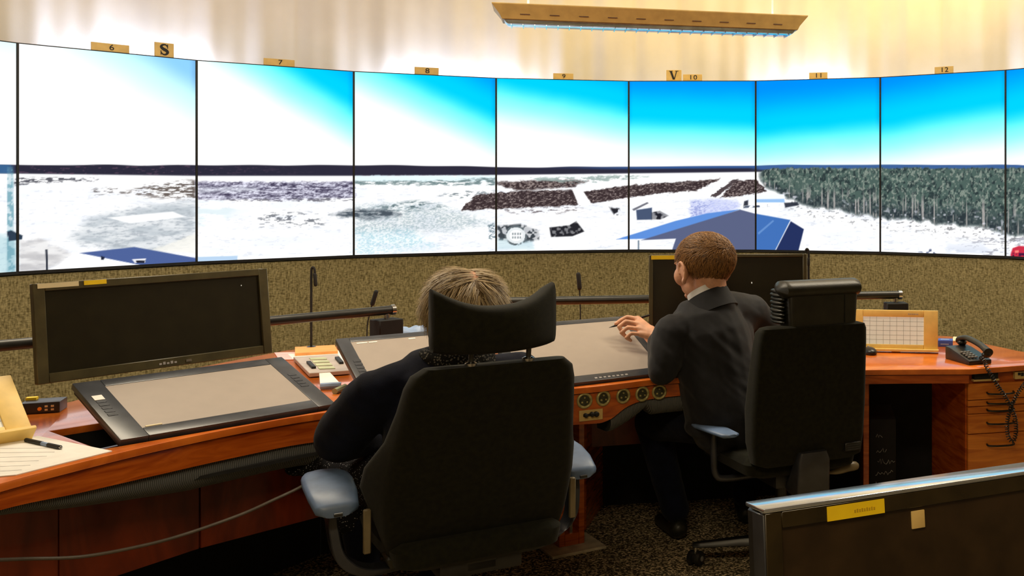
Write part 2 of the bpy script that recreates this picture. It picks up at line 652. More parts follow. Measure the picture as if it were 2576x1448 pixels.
# curtain hanging behind the displays
mb = MB()
cp = catmull([J[i] + vnorm(i) * 0.42 for i in idx], 60)
top, bot, ln = [], [], 0.0
grid_in, grid_out = [], []
for k, p in enumerate(cp):
    if k:
        ln += float(np.linalg.norm(p - cp[k - 1]))
    d = cp[min(k + 1, len(cp) - 1)] - cp[max(k - 1, 0)]
    d = d / np.linalg.norm(d)
    n = np.array([-d[1], d[0]])
    w = 0.020 * math.sin(ln * 17 + 1.3 * math.sin(ln * 2.1)) + 0.016 * math.sin(ln * 7.3 + 2 * math.sin(ln * 0.9)) + 0.007 * math.sin(ln * 41)
    q = p + n * w
    ring = []
    for z, m_ in ((0.02, 1.0), (1.2, 1.0), (2.2, 1.0), (2.8, 0.9), (3.29, 0.7)):
        ring.append(Vector((*(p + n * w * m_), z)))
    for z, m_ in ((3.29, 0.7), (2.8, 0.9), (2.2, 1.0), (1.2, 1.0), (0.02, 1.0)):
        ring.append(Vector((*(p + n * (w * m_ + 0.004)), z)))
    grid_in.append(ring)
mb.loft(grid_in)
tag(mb.build('curtain', M['curtain'], ang=60), 'pale pleated curtain hanging behind and above the wall displays', 'curtain')

# lamps mounted behind the display tops, shining up the curtain
for (i, t, pw, ln_) in ((1, 0.75, 2.6, 0.30), (2, 0.10, 1.6, 0.25), (3, 0.55, 2.6, 0.35), (4, 0.1, 1.8, 0.25), (6, 0.35, 2.4, 0.35), (8, 0.35, 2.6, 0.3), (0, 0.2, 0.5, 0.3), (5, 0.2, 0.25, 0.3), (7, .3, .3, .3)):
    p = J[i] * (1 - t) + J[i + 1] * t + vnorm(i) * 0.29
    n = vnorm(i)
    area('display_backlight', (p[0], p[1], 2.10), (p[0] + n[0] * 0.13, p[1] + n[1] * 0.13, 2.36), (ln_ * 1.7, 0.03), pw * 1.5, (0.64, 0.73, 1.0)).rotation_euler.rotate_axis('Z', 0)


# ================================================================== VIDEO WALL
def vnoise(x, y, seed=0):
    xi, yi = np.floor(x).astype(np.int64), np.floor(y).astype(np.int64)
    fx, fy = x - xi, y - yi
    fx, fy = fx * fx * (3 - 2 * fx), fy * fy * (3 - 2 * fy)

    def h(a, b):
        n = (a * 374761393 + b * 668265263 + seed * 1442695041) & 0x7fffffff
        n = ((n ^ (n >> 13)) * 1274126177) & 0x7fffffff
        return ((n ^ (n >> 16)) & 0xffff) / 65535.0
    return (h(xi, yi) * (1 - fx) + h(xi + 1, yi) * fx) * (1 - fy) + (h(xi, yi + 1) * (1 - fx) + h(xi + 1, yi + 1) * fx) * fy


def fbm(x, y, seed=0, o=3):
    s, a_, t = 0, 0.5, 0
    for k in range(o):
        s = s + a_ * vnoise(x * 2 ** k, y * 2 ** k, seed + k * 17)
        t += a_
        a_ *= 0.55
    return s / t


def sm(a_, b_, x):
    t = np.clip((x - a_) / (b_ - a_), 0, 1)
    return t * t * (3 - 2 * t)


def polymask(u, v, pts, soft=2.0):
    """soft inside mask of a simple polygon"""
    inside = np.zeros(u.shape, bool)
    dist = np.full(u.shape, 1e9)
    n = len(pts)
    for i in range(n):
        x1, y1 = pts[i]
        x2, y2 = pts[(i + 1) % n]
        c = ((y1 > v) != (y2 > v)) & (u < (x2 - x1) * (v - y1) / (y2 - y1 + 1e-9) + x1)
        inside ^= c
        dx, dy = x2 - x1, y2 - y1
        t = np.clip(((u - x1) * dx + (v - y1) * dy) / (dx * dx + dy * dy + 1e-9), 0, 1)
        dist = np.minimum(dist, np.hypot(u - x1 - t * dx, v - y1 - t * dy))
    sd = np.where(inside, dist, -dist)
    return sm(-soft, soft, sd)


EDGES = [-480, 44, 495, 892, 1247, 1579.5, 1902, 2216, 2528.5, 2860]


def picture(u, v, t, k):
    """colours (sRGB 0..1) of the airfield panorama; u, v = picture coordinates of the joined panorama,
    t = 0..1 across one display, k = display number"""
    C = np.ones(u.shape + (3,))

    def mixin(col, m):
        nonlocal C
        m = np.clip(m, 0, 1)[..., None]
        C = C * (1 - m) + (np.array(col) / 255.0) * m

    # --- sky: white at the horizon, through cyan, to blue; whiter to the left
    top = np.interp(u, [-480, 44, 495, 892, 1247, 1580, 1902, 2217, 2530, 2860], [84, 108, 150, 176, 195, 205, 205, 198, 178, 150])
    g = (v - top) / (415 - top)
    hs = np.interp(k, [0, 1, 2, 3, 4, 5, 6, 7, 8], [0.02, 0.26, 0.38, 0.53, 0.58, 0.84, 0.90, 0.80, 0.72])
    slope = np.interp(k, [0, 1, 2, 3, 4, 5, 6, 7, 8], [0.2, 0.70, 0.78, 0.60, 0.24, 0.04, -0.12, -0.18, -0.2])
    s = hs + slope * (t - 0.55) - g * 0.92 + 0.03 * (fbm(u / 90, v / 60, 3) - 0.5)
    white = np.array([255, 255, 255]) / 255
    cyan = np.array([120, 252, 255]) / 255
    az = np.array([0, 205, 255]) / 255
    blue = np.array([0, 140, 250]) / 255
    f1 = sm(-0.12, 0.30, s)[..., None]
    f2 = sm(0.22, 0.46, s)[..., None]
    f3 = sm(0.48, 0.92, s)[..., None]
    if k <= 1:
        cyan = np.array([200, 248, 255]) / 255
        az = np.array([140, 205, 255]) / 255
        blue = np.array([90, 160, 250]) / 255
    C = white * (1 - f1) + cyan * f1
    C = C * (1 - f2) + az * f2
    C = C * (1 - f3) + blue * f3
    vig = sm(0.955, 1.0, t) + sm(0.03, 0.0, t) * 0.7
    C = C * (1 - 0.10 * (vig * f2[..., 0])[..., None])

    # --- ground
    hor = 415 + 5 * np.exp(-((u - 1400) / 350) ** 2) + 3.5 * (vnoise(u / 90, u * 0 + 3, 5) - 0.5)
    G = sm(hor - 1.5, hor + 1.5, v)
    mixin((255, 255, 255), G)
    n1 = fbm(u / 14, v / 3.2, 11, 4)
    n2 = fbm(u / 4.0, v / 2.2, 12)
    n3 = fbm(u / 60, v / 14, 13)
    n4 = fbm(u / 9, v / 9, 14, 2)
    # far hills
    hb = np.interp(u, [0, 495, 892, 1247, 1579, 1750, 1902], [436, 442, 442, 440, 436, 434, 432])
    hill = G * sm(hb + 2.5, hb - 2.5, v)
    mixin((44, 42, 58), hill)
    mixin((110, 80, 100), hill * sm(0.60, 0.75, n1) * sm(900, 300, u) * 0.6)
    mixin((55, 90, 150), hill * sm(hor + 9, hor + 2, v) * sm(1300, 1700, u))
    mixin((60, 95, 150), G * sm(430, 424, v) * sm(1880, 1920, u))
    mixin((60, 110, 160), hill * sm(44, 20, u) * 0.8)

    uw = u + 12 * (fbm(u / 13, v / 7, 41) - 0.5) + 5 * (fbm(u / 4, v / 3, 43) - 0.5)
    vw = v + 7 * (fbm(u / 13, v / 7, 42) - 0.5) + 4 * (fbm(u / 4, v / 3, 44) - 0.5)

    def pnat(u_, v_, pts, soft=2.0):
        return polymask(uw, vw, pts, soft)

    mixin((222, 228, 240), G * sm(0.42, 0.72, n3) * 0.45 * sm(450, 480, v))
    mixin((205, 210, 220), G * sm(0.60, 0.75, n1) * 0.5 * sm(450, 480, v))

    def speck(m, dark, light, thr=0.5, w=0.20, nz=n2):
        mixin(light, m)
        mixin(dark, m * sm(thr - w, thr + w, nz))

    # display 0/1
    mixin((92, 92, 100), pnat(u, v, [(40, 445), (130, 446), (250, 449), (240, 454), (100, 460), (40, 466)], 3) * sm(0.35, 0.6, n1))
    mixin((105, 95, 90), pnat(u, v, [(300, 486), (390, 462), (495, 452), (495, 503), (400, 496)], 8) * sm(0.38, 0.62, n1))
    mixin((120, 115, 115), pnat(u, v, [(225, 475), (300, 472), (320, 486), (240, 488)], 4) * sm(0.5, 0.7, n1))
    ap = pnat(u, v, [(170, 600), (230, 548), (330, 522), (495, 506), (495, 600), (380, 640), (300, 632), (200, 612)], 16)
    mixin((188, 196, 202), ap * (0.45 + 0.55 * sm(0.3, 0.7, n3)))
    mixin((158, 166, 174), ap * sm(0.45, 0.75, n1) * 0.6)
    mixin((255, 255, 255), polymask(u, v, [(272, 547), (435, 532), (468, 545), (325, 561)], 2.5))
    mixin((240, 238, 230), pnat(u, v, [(380, 630), (495, 585), (495, 640)], 4) * 0.8)
    mixin((175, 172, 172), pnat(u, v, [(48, 606), (100, 598), (185, 640), (110, 684), (48, 684)], 8) * (0.35 + 0.5 * sm(0.3, 0.7, n3)) * 0.8)
    mixin((76, 96, 150), polymask(u, v, [(200, 636), (340, 621), (496, 649), (496, 659), (360, 668)], 1.5))
    mixin((250, 252, 255), polymask(u, v, [(108, 690), (200, 638), (362, 668), (300, 680)], 1.5))
    mixin((235, 235, 240), polymask(u, v, [(333, 652), (368, 650), (366, 660), (340, 661)], 1))
    mixin((30, 32, 45), polymask(u, v, [(342, 655), (366, 655), (364, 661), (345, 661)], 1))
    mixin((35, 40, 60), polymask(u, v, [(254, 643), (264, 646), (262, 654), (255, 653)], 1))
    mixin((30, 36, 50), polymask(u, v, [(115, 627), (120, 627), (122, 684), (117, 684)], 1.2))
    # lattice mast on the first display
    mast = polymask(u, v, [(20, 420), (34, 420), (40, 690), (18, 690)], 2)
    mixin((150, 195, 205), pnat(u, v, [(-90, 560), (44, 600), (44, 690), (-90, 690)], 10) * 0.55)
    mixin((110, 160, 175), mast * (0.35 + 0.5 * sm(0.45, 0.6, n4)))
    mixin((45, 60, 78), polymask(u, v, [(18, 583), (30, 579), (58, 592), (56, 602), (24, 606)], 1.5))
    # display 2
    bd = pnat(u, v, [(495, 457), (700, 458), (892, 456), (892, 497), (740, 502), (495, 501)], 4)
    speck(bd, (64, 58, 82), (226, 226, 242), 0.50, 0.22, 0.65 * n1 + 0.35 * n2)
    mixin((235, 240, 248), pnat(u, v, [(495, 472), (640, 470), (660, 480), (495, 486)], 6) * 0.55)
    mixin((120, 118, 128), pnat(u, v, [(560, 500), (892, 498), (892, 506), (600, 506)], 2) * sm(0.45, 0.6, n1))
    mixin((125, 128, 135), pnat(u, v, [(640, 552), (700, 528), (800, 540), (815, 566), (660, 572)], 9) * sm(0.52, 0.68, n1))
    mixin((215, 232, 236), pnat(u, v, [(495, 515), (620, 505), (560, 560), (495, 610)], 14) * sm(0.4, 0.65, n3) * 0.7)
    mixin((182, 208, 234), polymask(u, v, [(497, 646), (598, 643), (598, 656), (497, 660)], 1.5))
    # display 3
    mixin((215, 240, 245), pnat(u, v, [(892, 442), (1247, 442), (1247, 456), (892, 456)], 2.5) * 0.7)
    mixin((118, 138, 140), pnat(u, v, [(892, 455), (1100, 454), (1247, 446), (1247, 466), (892, 464)], 3) * sm(0.3, 0.6, n1))
    mixin((150, 170, 176), pnat(u, v, [(892, 515), (1090, 508), (1180, 540), (1247, 560), (1150, 580), (892, 590)], 16) * (0.25 + 0.6 * sm(0.35, 0.7, n2)) * 0.8)
    mixin((150, 200, 215), pnat(u, v, [(892, 580), (1030, 575), (1100, 620), (892, 645)], 16) * (0.2 + 0.6 * sm(0.38, 0.72, n2)) * 0.8)
    mixin((72, 82, 92), pnat(u, v, [(830, 541), (892, 526), (985, 528), (1010, 540), (930, 552)], 7) * (0.45 + 0.55 * sm(0.35, 0.6, n1)))
    mixin((95, 115, 120), pnat(u, v, [(940, 520), (1050, 505), (1120, 520), (1000, 530)], 8) * sm(0.45, 0.62, n1))
    mixin((130, 140, 145), pnat(u, v, [(1100, 490), (1200, 475), (1247, 480), (1180, 500)], 6) * sm(0.5, 0.65, n1))
    mixin((110, 130, 140), pnat(u, v, [(1230, 565), (1247, 562), (1247, 605), (1228, 600)], 3) * sm(0.4, 0.6, n2))
    # brown heath fields, displays 3-5
    f_a = pnat(u, v, [(1158, 531), (1196, 491), (1300, 480), (1440, 478), (1458, 516), (1330, 522), (1230, 526)], 2)
    f_b = pnat(u, v, [(1250, 458), (1400, 452), (1480, 455), (1440, 470), (1320, 478), (1290, 476), (1250, 462)], 4)
    f_c = pnat(u, v, [(1462, 482), (1579, 466), (1700, 458), (1812, 449), (1752, 480), (1650, 486), (1590, 496), (1488, 512)], 2)
    f_d = pnat(u, v, [(1812, 496), (1850, 454), (1902, 452), (1930, 480), (1860, 494)], 2)
    for f_, l_ in ((f_a, 0.60), (f_b, 0.5), (f_c, 0.60), (f_d, 0.55)):
        speck(f_, (150, 136, 132), (58, 46, 48), l_ + 0.04, 0.20)
    mixin((140, 160, 155), pnat(u, v, [(1330, 446), (1579, 440), (1640, 444), (1480, 462), (1360, 456)], 4) * sm(0.4, 0.6, n1) * 0.8)
    mixin((60, 48, 50), pnat(u, v, [(1786, 494), (1846, 450), (1858, 450), (1802, 496)], 1.5) * 0.9)
    mixin((255, 255, 255), polymask(u, v, [(1440, 478), (1490, 464), (1600, 452), (1604, 455), (1500, 470), (1468, 482), (1490, 516), (1456, 516)], 1.5))
    mixin((120, 112, 115), pnat(u, v, [(1270, 528), (1420, 520), (1470, 526), (1400, 536), (1290, 536)], 5) * sm(0.48, 0.62, n1))
    # vehicles, huts
    mixin((62, 68, 74), polymask(u, v, [(1250, 568), (1310, 563), (1356, 580), (1356, 603), (1320, 610), (1252, 604)], 4) * (0.3 + 0.7 * sm(0.4, 0.55, n4)))
    mixin((170, 205, 215), polymask(u, v, [(1250, 600), (1340, 606), (1345, 628), (1250, 628)], 6) * 0.5)
    rr = np.hypot(u - 1298, (v - 592) * 1.15)
    mixin((225, 230, 232), sm(25, 23, rr))
    mixin((95, 105, 110), sm(3.4, 2.2, np.abs(rr - 26)) * sm(0.35, 0.6, n4))
    mixin((255, 255, 255), sm(17, 15, rr))
    for gx in (1288, 1294, 1301, 1307):
        for gy in (588, 597):
            mixin((120, 130, 135), polymask(u, v, [(gx, gy - 3), (gx + 4, gy - 3), (gx + 4, gy + 3), (gx, gy + 3)], 1) * 0.8)
    mixin((36, 36, 42), polymask(u, v, [(1382, 572), (1432, 566), (1450, 556), (1470, 582), (1440, 594), (1386, 596)], 2) * (0.6 + 0.4 * sm(0.35, 0.5, n4)))
    mixin((40, 40, 46), polymask(u, v, [(1532, 520), (1558, 524), (1562, 546), (1545, 540)], 3) * sm(0.4, 0.55, n4))
    mixin((70, 84, 112), polymask(u, v, [(1600, 528), (1640, 522), (1640, 552), (1602, 553)], 1.5))
    mixin((34, 34, 42), polymask(u, v, [(1638, 534), (1660, 530), (1682, 542), (1662, 552), (1638, 552)], 2) * (0.5 + 0.5 * sm(0.4, 0.55, n4)))
    mixin((110, 110, 120), polymask(u, v, [(1590, 526), (1628, 508), (1632, 511), (1594, 530)], 1.5))
    # blue-shaded snow bank, barn roof
    mixin((186, 194, 236), pnat(u, v, [(1736, 505), (1800, 500), (1856, 506), (1862, 520), (1800, 545), (1736, 548)], 7) * (0.6 + 0.4 * sm(0.3, 0.7, n2)))
    mixin((140, 150, 205), pnat(u, v, [(1736, 508), (1790, 503), (1770, 540), (1736, 546)], 3) * sm(0.4, 0.7, n2) * 0.7)
    mixin((92, 140, 214), polymask(u, v, [(1550, 602), (1700, 555), (1780, 536), (1862, 526), (1700, 586), (1640, 600)], 1.5))
    mixin((88, 96, 128), polymask(u, v, [(1612, 604), (1862, 527), (1903, 538), (1903, 630), (1690, 630), (1700, 600)], 1.5))
    mixin((64, 110, 180), polymask(u, v, [(1900, 537), (1988, 553), (1948, 632), (1900, 632)], 1.5))
    mixin((120, 160, 214), polymask(u, v, [(1906, 585), (1944, 553), (1947, 556), (1908, 590)], 1) * 0.6)
    mixin((36, 48, 92), polymask(u, v, [(1989, 556), (2022, 576), (2008, 632), (1950, 632)], 1.5))
    mixin((120, 135, 150), polymask(u, v, [(1604, 604), (1608, 604), (1608, 628), (1604, 628)], 1))
    # forest, displays 6-8
    fb = np.interp(u, [1905, 1935, 2000, 2100, 2217, 2350, 2480, 2530, 2600, 2860], [448, 478, 508, 528, 548, 560, 575, 590, 605, 620]) + 18 * (fbm(u / 22, v * 0 + 7, 21) - 0.5)
    ft = 422 + 7 * (fbm(u / 6, v * 0 + 2, 22) - 0.5) + 8 * sm(1960, 1900, u)
    fm = sm(ft - 2, ft + 3, v) * sm(fb + 5, fb - 9, v) * sm(1902, 1925, u)
    d = np.clip((v - ft) / (fb - ft), 0, 1)
    mixin((76, 96, 90), fm)
    mixin((42, 54, 56), fm * sm(0.45, 0.7, fbm(u / 7, v / 9, 23)) * 0.9)
    mixin((150, 160, 148), fm * sm(0.52, 0.72, fbm(u / 4, v / 6, 24)) * 0.75)
    mixin((44, 50, 60), fm * sm(0.55, 0.95, d) * 0.55)
    tr = sm(0.60, 0.74, vnoise(u / 3.4, v / 160, 25)) * sm(0.35, 0.75, d) * sm(0.38, 0.5, vnoise(u / 11, v / 40, 26))
    mixin((178, 172, 168), fm * tr * 0.8)
    mixin((215, 215, 225), fm * sm(0.62, 0.78, n4) * sm(0.6, 0.95, d) * 0.8)
    sc = sm(fb - 6, fb + 4, v) * sm(fb + 46, fb + 6, v) * sm(1935, 2010, u)
    mixin((118, 118, 122), sc * sm(0.58, 0.72, fbm(u / 8, v / 4, 27)) * 0.8)
    mixin((190, 200, 220), sm(600, 640, v) * sm(2217, 2300, u) * sm(0.5, 0.7, n3) * 0.5)
    mixin((90, 100, 130), polymask(u, v, [(2310, 634), (2340, 626), (2360, 634), (2350, 640)], 3) * sm(0.4, 0.6, n4))
    mixin((150, 150, 160), sm(590, 600, v) * sm(2380, 2500, u) * sm(0.58, 0.7, n1) * 0.7)
    # white shed
    mixin((240, 244, 255), polymask(u, v, [(1868, 492), (1972, 488), (1976, 508), (1884, 508)], 1.5))
    mixin((150, 190, 235), polymask(u, v, [(1900, 501), (1972, 500), (1974, 509), (1900, 509)], 1.5))
    mixin((36, 40, 52), polymask(u, v, [(1972, 510), (2006, 508), (2010, 516), (1975, 522)], 2) * 0.9)
    mixin((30, 34, 46), polymask(u, v, [(1872, 506), (1882, 503), (1882, 516), (1870, 518)], 2) * 0.9)
    mixin((70, 80, 100), polymask(u, v, [(1870, 518), (1930, 514), (1930, 520), (1870, 523)], 2) * sm(0.45, 0.6, n4))
    # red vehicle on the last display
    mixin((200, 48, 70), polymask(u, v, [(2541, 640), (2546, 624), (2562, 618), (2590, 620), (2596, 656), (2543, 656)], 2))
    mixin((70, 24, 60), polymask(u, v, [(2546, 636), (2592, 636), (2592, 650), (2546, 650)], 2) * sm(0.4, 0.5, n4))
    mixin((250, 130, 120), polymask(u, v, [(2552, 630), (2562, 629), (2562, 635), (2552, 636)], 1))
    return np.clip(C, 0, 1)


PANEL_LABELS = [
    'wall display at the far left edge, showing a pale mast on snow',
    'wall display under the 6 and S signs, white sky over apron and blue roof',
    'wall display under the 7 sign, blue corner over a mottled snowy field',
    'wall display under the 8 sign, teal snow and dark pond patch',
    'wall display under the 9 sign, brown heath fields and dark parked vehicles',
    'wall display under the V and 10 signs, snowy road leading to barn roof',
    'wall display under the 11 sign, barn roof beside start of the forest',
    'wall display under the 12 sign, pine forest above clean snow',
    'wall display at the far right edge, forest and red vehicle',
]


def make_panel(k):
    a_, b_ = J[k], J[k + 1]
    e = (b_ - a_) / np.linalg.norm(b_ - a_)
    n = np.array([-e[1], e[0]])
    gap = 0.0
    root = thing('wall_display', PANEL_LABELS[k], 'screen', (float((a_[0] + b_[0]) / 2), float((a_[1] + b_[1]) / 2), SB), group='curved row of wall displays')
    yaw = math.atan2(e[1], e[0])
    m = Matrix.Translation(Vector((float(a_[0]), float(a_[1]), SB))) @ Matrix.Rotation(yaw, 4, 'Z')
    W = UNIT
    H = ST - SB
    mb = MB()
    bz = 0.006
    mb.box(gap * .3, bz, 0.0, 0.09, -0.012, H + 0.004, m)
    mb.box(W - bz, W - gap * .3, 0.0, 0.09, -0.012, H + 0.004, m)
    mb.box(bz, W - bz, 0.0, 0.09, H - 0.001, H + 0.004, m)
    mb.box(bz, W - bz, 0.0, 0.09, -0.012, 0.003, m)
    mb.box(bz, W - bz, 0.012, 0.09, 0.003, H - 0.001, m)
    mb.build('bezel', M['bezel_black'], root, world=True, smooth=False)
    nx = 200 if 0 < k < 8 else 130
    # row positions: coarse in the sky, fine on the ground
    zs = np.concatenate([np.linspace(0, 0.56, 150, endpoint=False), np.linspace(0.56, 1, 40)])
    ts = np.linspace(0, 1, nx)
    T, Z = np.meshgrid(ts, zs)
    X = bz + T * (W - 2 * bz)
    Zm = 0.003 + Z * (H - 0.004)
    px = a_[0] + e[0] * X
    py = a_[1] + e[1] * X
    pz = SB + Zm
    # picture coordinates of the panorama
    u = CX + F_PX * px / py
    v = CY - F_PX * (pz - HC) / py
    c = picture(u, v, T, k)
    cl = np.where(c <= 0.04045, c / 12.92, ((c + 0.055) / 1.055) ** 2.4)
    loc = ROOTM[root.name].translation
    co = np.stack([px - loc.x + n[0] * 0.004, py - loc.y + n[1] * 0.004, pz - loc.z], -1).reshape(-1, 3)
    ny = len(zs)
    ii = (np.arange(ny - 1)[:, None] * nx + np.arange(nx - 1)[None, :]).reshape(-1)
    faces = np.stack([ii, ii + 1, ii + nx + 1, ii + nx], 1)
    me = bpy.data.meshes.new('screen')
    me.vertices.add(len(co))
    me.vertices.foreach_set('co', co.astype(np.float32).ravel())
    me.loops.add(faces.size)
    me.loops.foreach_set('vertex_index', faces.astype(np.int32).ravel())
    me.polygons.add(len(faces))
    me.polygons.foreach_set('loop_start', (np.arange(len(faces)) * 4).astype(np.int32))
    me.update(calc_edges=True)
    at = me.color_attributes.new('picture', 'FLOAT_COLOR', 'POINT')
    rgba = np.concatenate([cl.reshape(-1, 3), np.ones((len(co), 1))], 1)
    at.data.foreach_set('color', rgba.astype(np.float32).ravel())
    link('screen', me, M['screen'], root, ang=None)


for k in range(9):
    make_panel(k)

# ---- little number cards clipped on top of the displays
FONT_CACHE = {}


def text_mesh(txt, size, depth=0.0012):
    cu = bpy.data.curves.new('t', 'FONT')
    cu.body = txt
    cu.size = size
    cu.extrude = depth
    cu.align_x = 'CENTER'
    cu.align_y = 'CENTER'
    cu.resolution_u = 4
    o = bpy.data.objects.new('t', cu)
    COL.objects.link(o)
    dg = bpy.context.evaluated_depsgraph_get()
    me = bpy.data.meshes.new_from_object(o.evaluated_get(dg))
    bpy.data.objects.remove(o)
    return me


def on_wall(u):
    """point on the display row seen at photo column u -> plan position, panel direction"""
    s_ = (u - CX) / F_PX
    for k in range(0, 9):
        a_, b_ = J[k], J[k + 1]
        d = b_ - a_
        t = (s_ * a_[1] - a_[0]) / (d[0] - s_ * d[1])
        if 0 <= t < 1:
            e = d / np.linalg.norm(d)
            return a_ + d * t, e
    return None


def serif_letter(ch, h):
    """bold serif S or V in the xz plane, centred"""
    mb = MB()
    if ch == 'V':
        def bar(x0, z0, x1, z1, w):
            mb.prism([(x0 - w / 2, z0), (x0 + w / 2, z0), (x1 + w / 2, z1), (x1 - w / 2, z1)], -0.001, 0.001)
        bar(-0.36 * h, 0.5 * h, 0.0, -0.5 * h, 0.24 * h)
        bar(0.34 * h, 0.5 * h, 0.05 * h, -0.5 * h, 0.09 * h)
        mb.prism([(-0.56 * h, .44 * h), (-0.12 * h, .44 * h), (-0.12 * h, .5 * h), (-0.56 * h, .5 * h)], -0.001, 0.001)
        mb.prism([(0.16 * h, .44 * h), (0.54 * h, .44 * h), (0.54 * h, .5 * h), (0.16 * h, .5 * h)], -0.001, 0.001)
    else:
        pts = catmull([(0.26, 0.26), (0.1, 0.43), (-0.16, 0.40), (-0.27, 0.22), (-0.1, 0.05), (0.16, -0.08), (0.27, -0.25), (0.12, -0.43), (-0.12, -0.43), (-0.28, -0.26)], 6)
        n_ = len(pts)
        Lf, Rt = [], []
        for i_, p in enumerate(pts):
            d = pts[min(i_ + 1, n_ - 1)] - pts[max(i_ - 1, 0)]
            d = d / np.linalg.norm(d)
            nn = np.array([-d[1], d[0]])
            w = (0.045 + 0.09 * math.sin(math.pi * i_ / (n_ - 1)) ** 2)
            Lf.append((p + nn * w) * h)
            Rt.append((p - nn * w) * h)
        for i_ in range(n_ - 1):
            mb.prism([tuple(Lf[i_]), tuple(Lf[i_ + 1]), tuple(Rt[i_ + 1]), tuple(Rt[i_])], -0.001, 0.001)
        mb.prism([(0.24 * h, .1 * h), (0.30 * h, .1 * h), (0.30 * h, .48 * h), (0.24 * h, .48 * h)], -0.001, 0.001)
        mb.prism([(-0.32 * h, -.48 * h), (-0.26 * h, -.48 * h), (-0.26 * h, -.1 * h), (-0.32 * h, -.1 * h)], -0.001, 0.001)
    return mb


def sign(u0, u1, v0, v1, txt, label, group, back=True):
    p, e = on_wall((u0 + u1) / 2)
    d = float(p[1])
    w = (u1 - u0) / F_PX * d / max(0.75, e[0])
    h = (v1 - v0) / F_PX * d + 0.02
    yaw = math.atan2(e[1], e[0])
    loc = Vector((float(p[0]), float(p[1]), ST + 0.004))
    root = thing('sign_card', label, 'sign', loc, yaw, group)
    mb = MB().box(-w / 2, w / 2, 0.002, 0.008, 0.0, h - 0.02)
    mb.build('card', M['cream_card'], root, bevel=0.001, seg=1)
    mb = MB().box(-0.008, 0.008, 0.002, 0.012, -0.004, 0.0)
    mb.build('clip', M['bezel_black'], root)
    hc = (h - 0.02)
    if txt in 'SV':
        b_ = serif_letter(txt, hc * 0.80)
        xf = Matrix.Translation((0, 0.0012, hc * 0.52)) @ Matrix.Rotation(math.pi / 2, 4, 'X')
        o = b_.build('letter', M['ink'], root, smooth=False)
        o.data.transform(xf)
    else:
        for di, chh in enumerate(txt):
            me = text_mesh(chh, hc * 1.0)
            me.transform(Matrix.Translation((w * 0.03 + (di - (len(txt) - 1) / 2) * hc * 0.72, 0.0012, hc * 0.50)) @ Matrix.Rotation(math.pi / 2, 4, 'X') @ Matrix.Diagonal((1.25, 1, 1, 1)))
            link('numeral', me, M['ink'], root, ang=None)


for (u0, u1, v0, v1, t_, lab) in ((246, 311, 111, 131, '6', 'cream card with numeral six, just left of the S card'),
                                  (676, 730, 146, 163, '7', 'cream card with numeral seven above the mottled field display'),
                                  (1048, 1099, 168, 186, '8', 'cream card with numeral eight above the teal snow display'),
                                  (1393, 1441, 184, 199, '9', 'cream card with numeral nine above the brown heath display'),
                                  (1718, 1766, 189, 205, '10', 'cream card with number ten, just right of the V card'),
                                  (2035, 2081, 186, 202, '11', 'cream card with number eleven above the barn roof display'),
                                  (2352, 2396, 173, 190, '12', 'cream card with number twelve above the pine forest display')):
    sign(u0, u1, v0, v1, t_, lab, 'number cards above the displays')
sign(397, 431, 107, 142, 'S', 'cream card with bold letter S above the displays', 'compass letter cards')
sign(1676, 1714, 177, 204, 'V', 'cream card with bold letter V above the displays', 'compass letter cards')

# ================================================================== CONTROL DESK
DZ = 0.74
# front edge: x, y, lower edge of the wooden fascia
FR = [(-2.12, 2.30, .672), (-2.058, 2.671, .670), (-2.0, 2.877, .655), (-1.919, 3.087, .647), (-1.80, 3.31, .645), (-1.64, 3.513, .644),
      (-1.30, 3.755, .62), (-0.893, 3.947, .602), (-0.80, 4.005, .604), (-0.73, 4.06, .648), (-0.645, 4.12, .664), (-0.45, 4.20, .668), (-0.2, 4.27, .672),
      (0.183, 4.335, .680), (0.606, 4.354, .680)]
fr = catmull(FR, 6) + [np.array((0.87, 4.46, .676)), np.array((1.20, 4.60, .676))]
BK = [(1.30, 4.68), (1.0, 4.72), (0.90, 4.83), (0.64, 5.32), (0.3, 5.42), (-0.3, 5.45), (-1.2, 5.30), (-1.9, 5.12), (-2.236, 5.0), (-2.44, 4.86), (-2.60, 4.3), (-2.60, 3.70), (-2.72, 3.1), (-2.75, 2.30)]
poly = [(float(p[0]), float(p[1])) for p in fr] + BK
desk = thing('control_desk', 'long curved wooden control desk with orange-brown top and fascia', 'desk', (-0.9, 4.4, 0))
top_mb = MB().prism(poly, DZ - 0.022, DZ)
me = top_mb.mesh('desktop')
# recess cut for the left pen display
T1 = frame(math.radians(53.6), 0, (-1.97, 3.433, 0))
cut = MB().box(-0.375, 0.325, -0.19, 0.20, 0.6, 0.9, T1).mesh('cut')
oa = bpy.data.objects.new('oa', me)
ob = bpy.data.objects.new('ob', cut)
COL.objects.link(oa)
COL.objects.link(ob)
bo = oa.modifiers.new('b', 'BOOLEAN')
bo.object = ob
bo.operation = 'DIFFERENCE'
bo.solver = 'EXACT'
dg = bpy.context.evaluated_depsgraph_get()
me2 = bpy.data.meshes.new_from_object(oa.evaluated_get(dg))
bpy.data.objects.remove(oa)
bpy.data.objects.remove(ob)
me2.transform(ROOTM[desk.name].inverted())
bm = bmesh.new()
bm.from_mesh(me2)
es = [e for e in bm.edges if len(e.link_faces) == 2 and e.calc_face_angle(0) > 0.9 and abs((e.verts[0].co - e.verts[1].co).z) < 0.001 and e.verts[0].co.z > DZ - 0.005]
bmesh.ops.bevel(bm, geom=es, offset=0.004, segments=2, affect='EDGES', profile=0.5, clamp_overlap=True)
bm.to_mesh(me2)
bm.free()
me2.materials.clear()
link('desktop', me2, M['wood'], desk, ang=35)
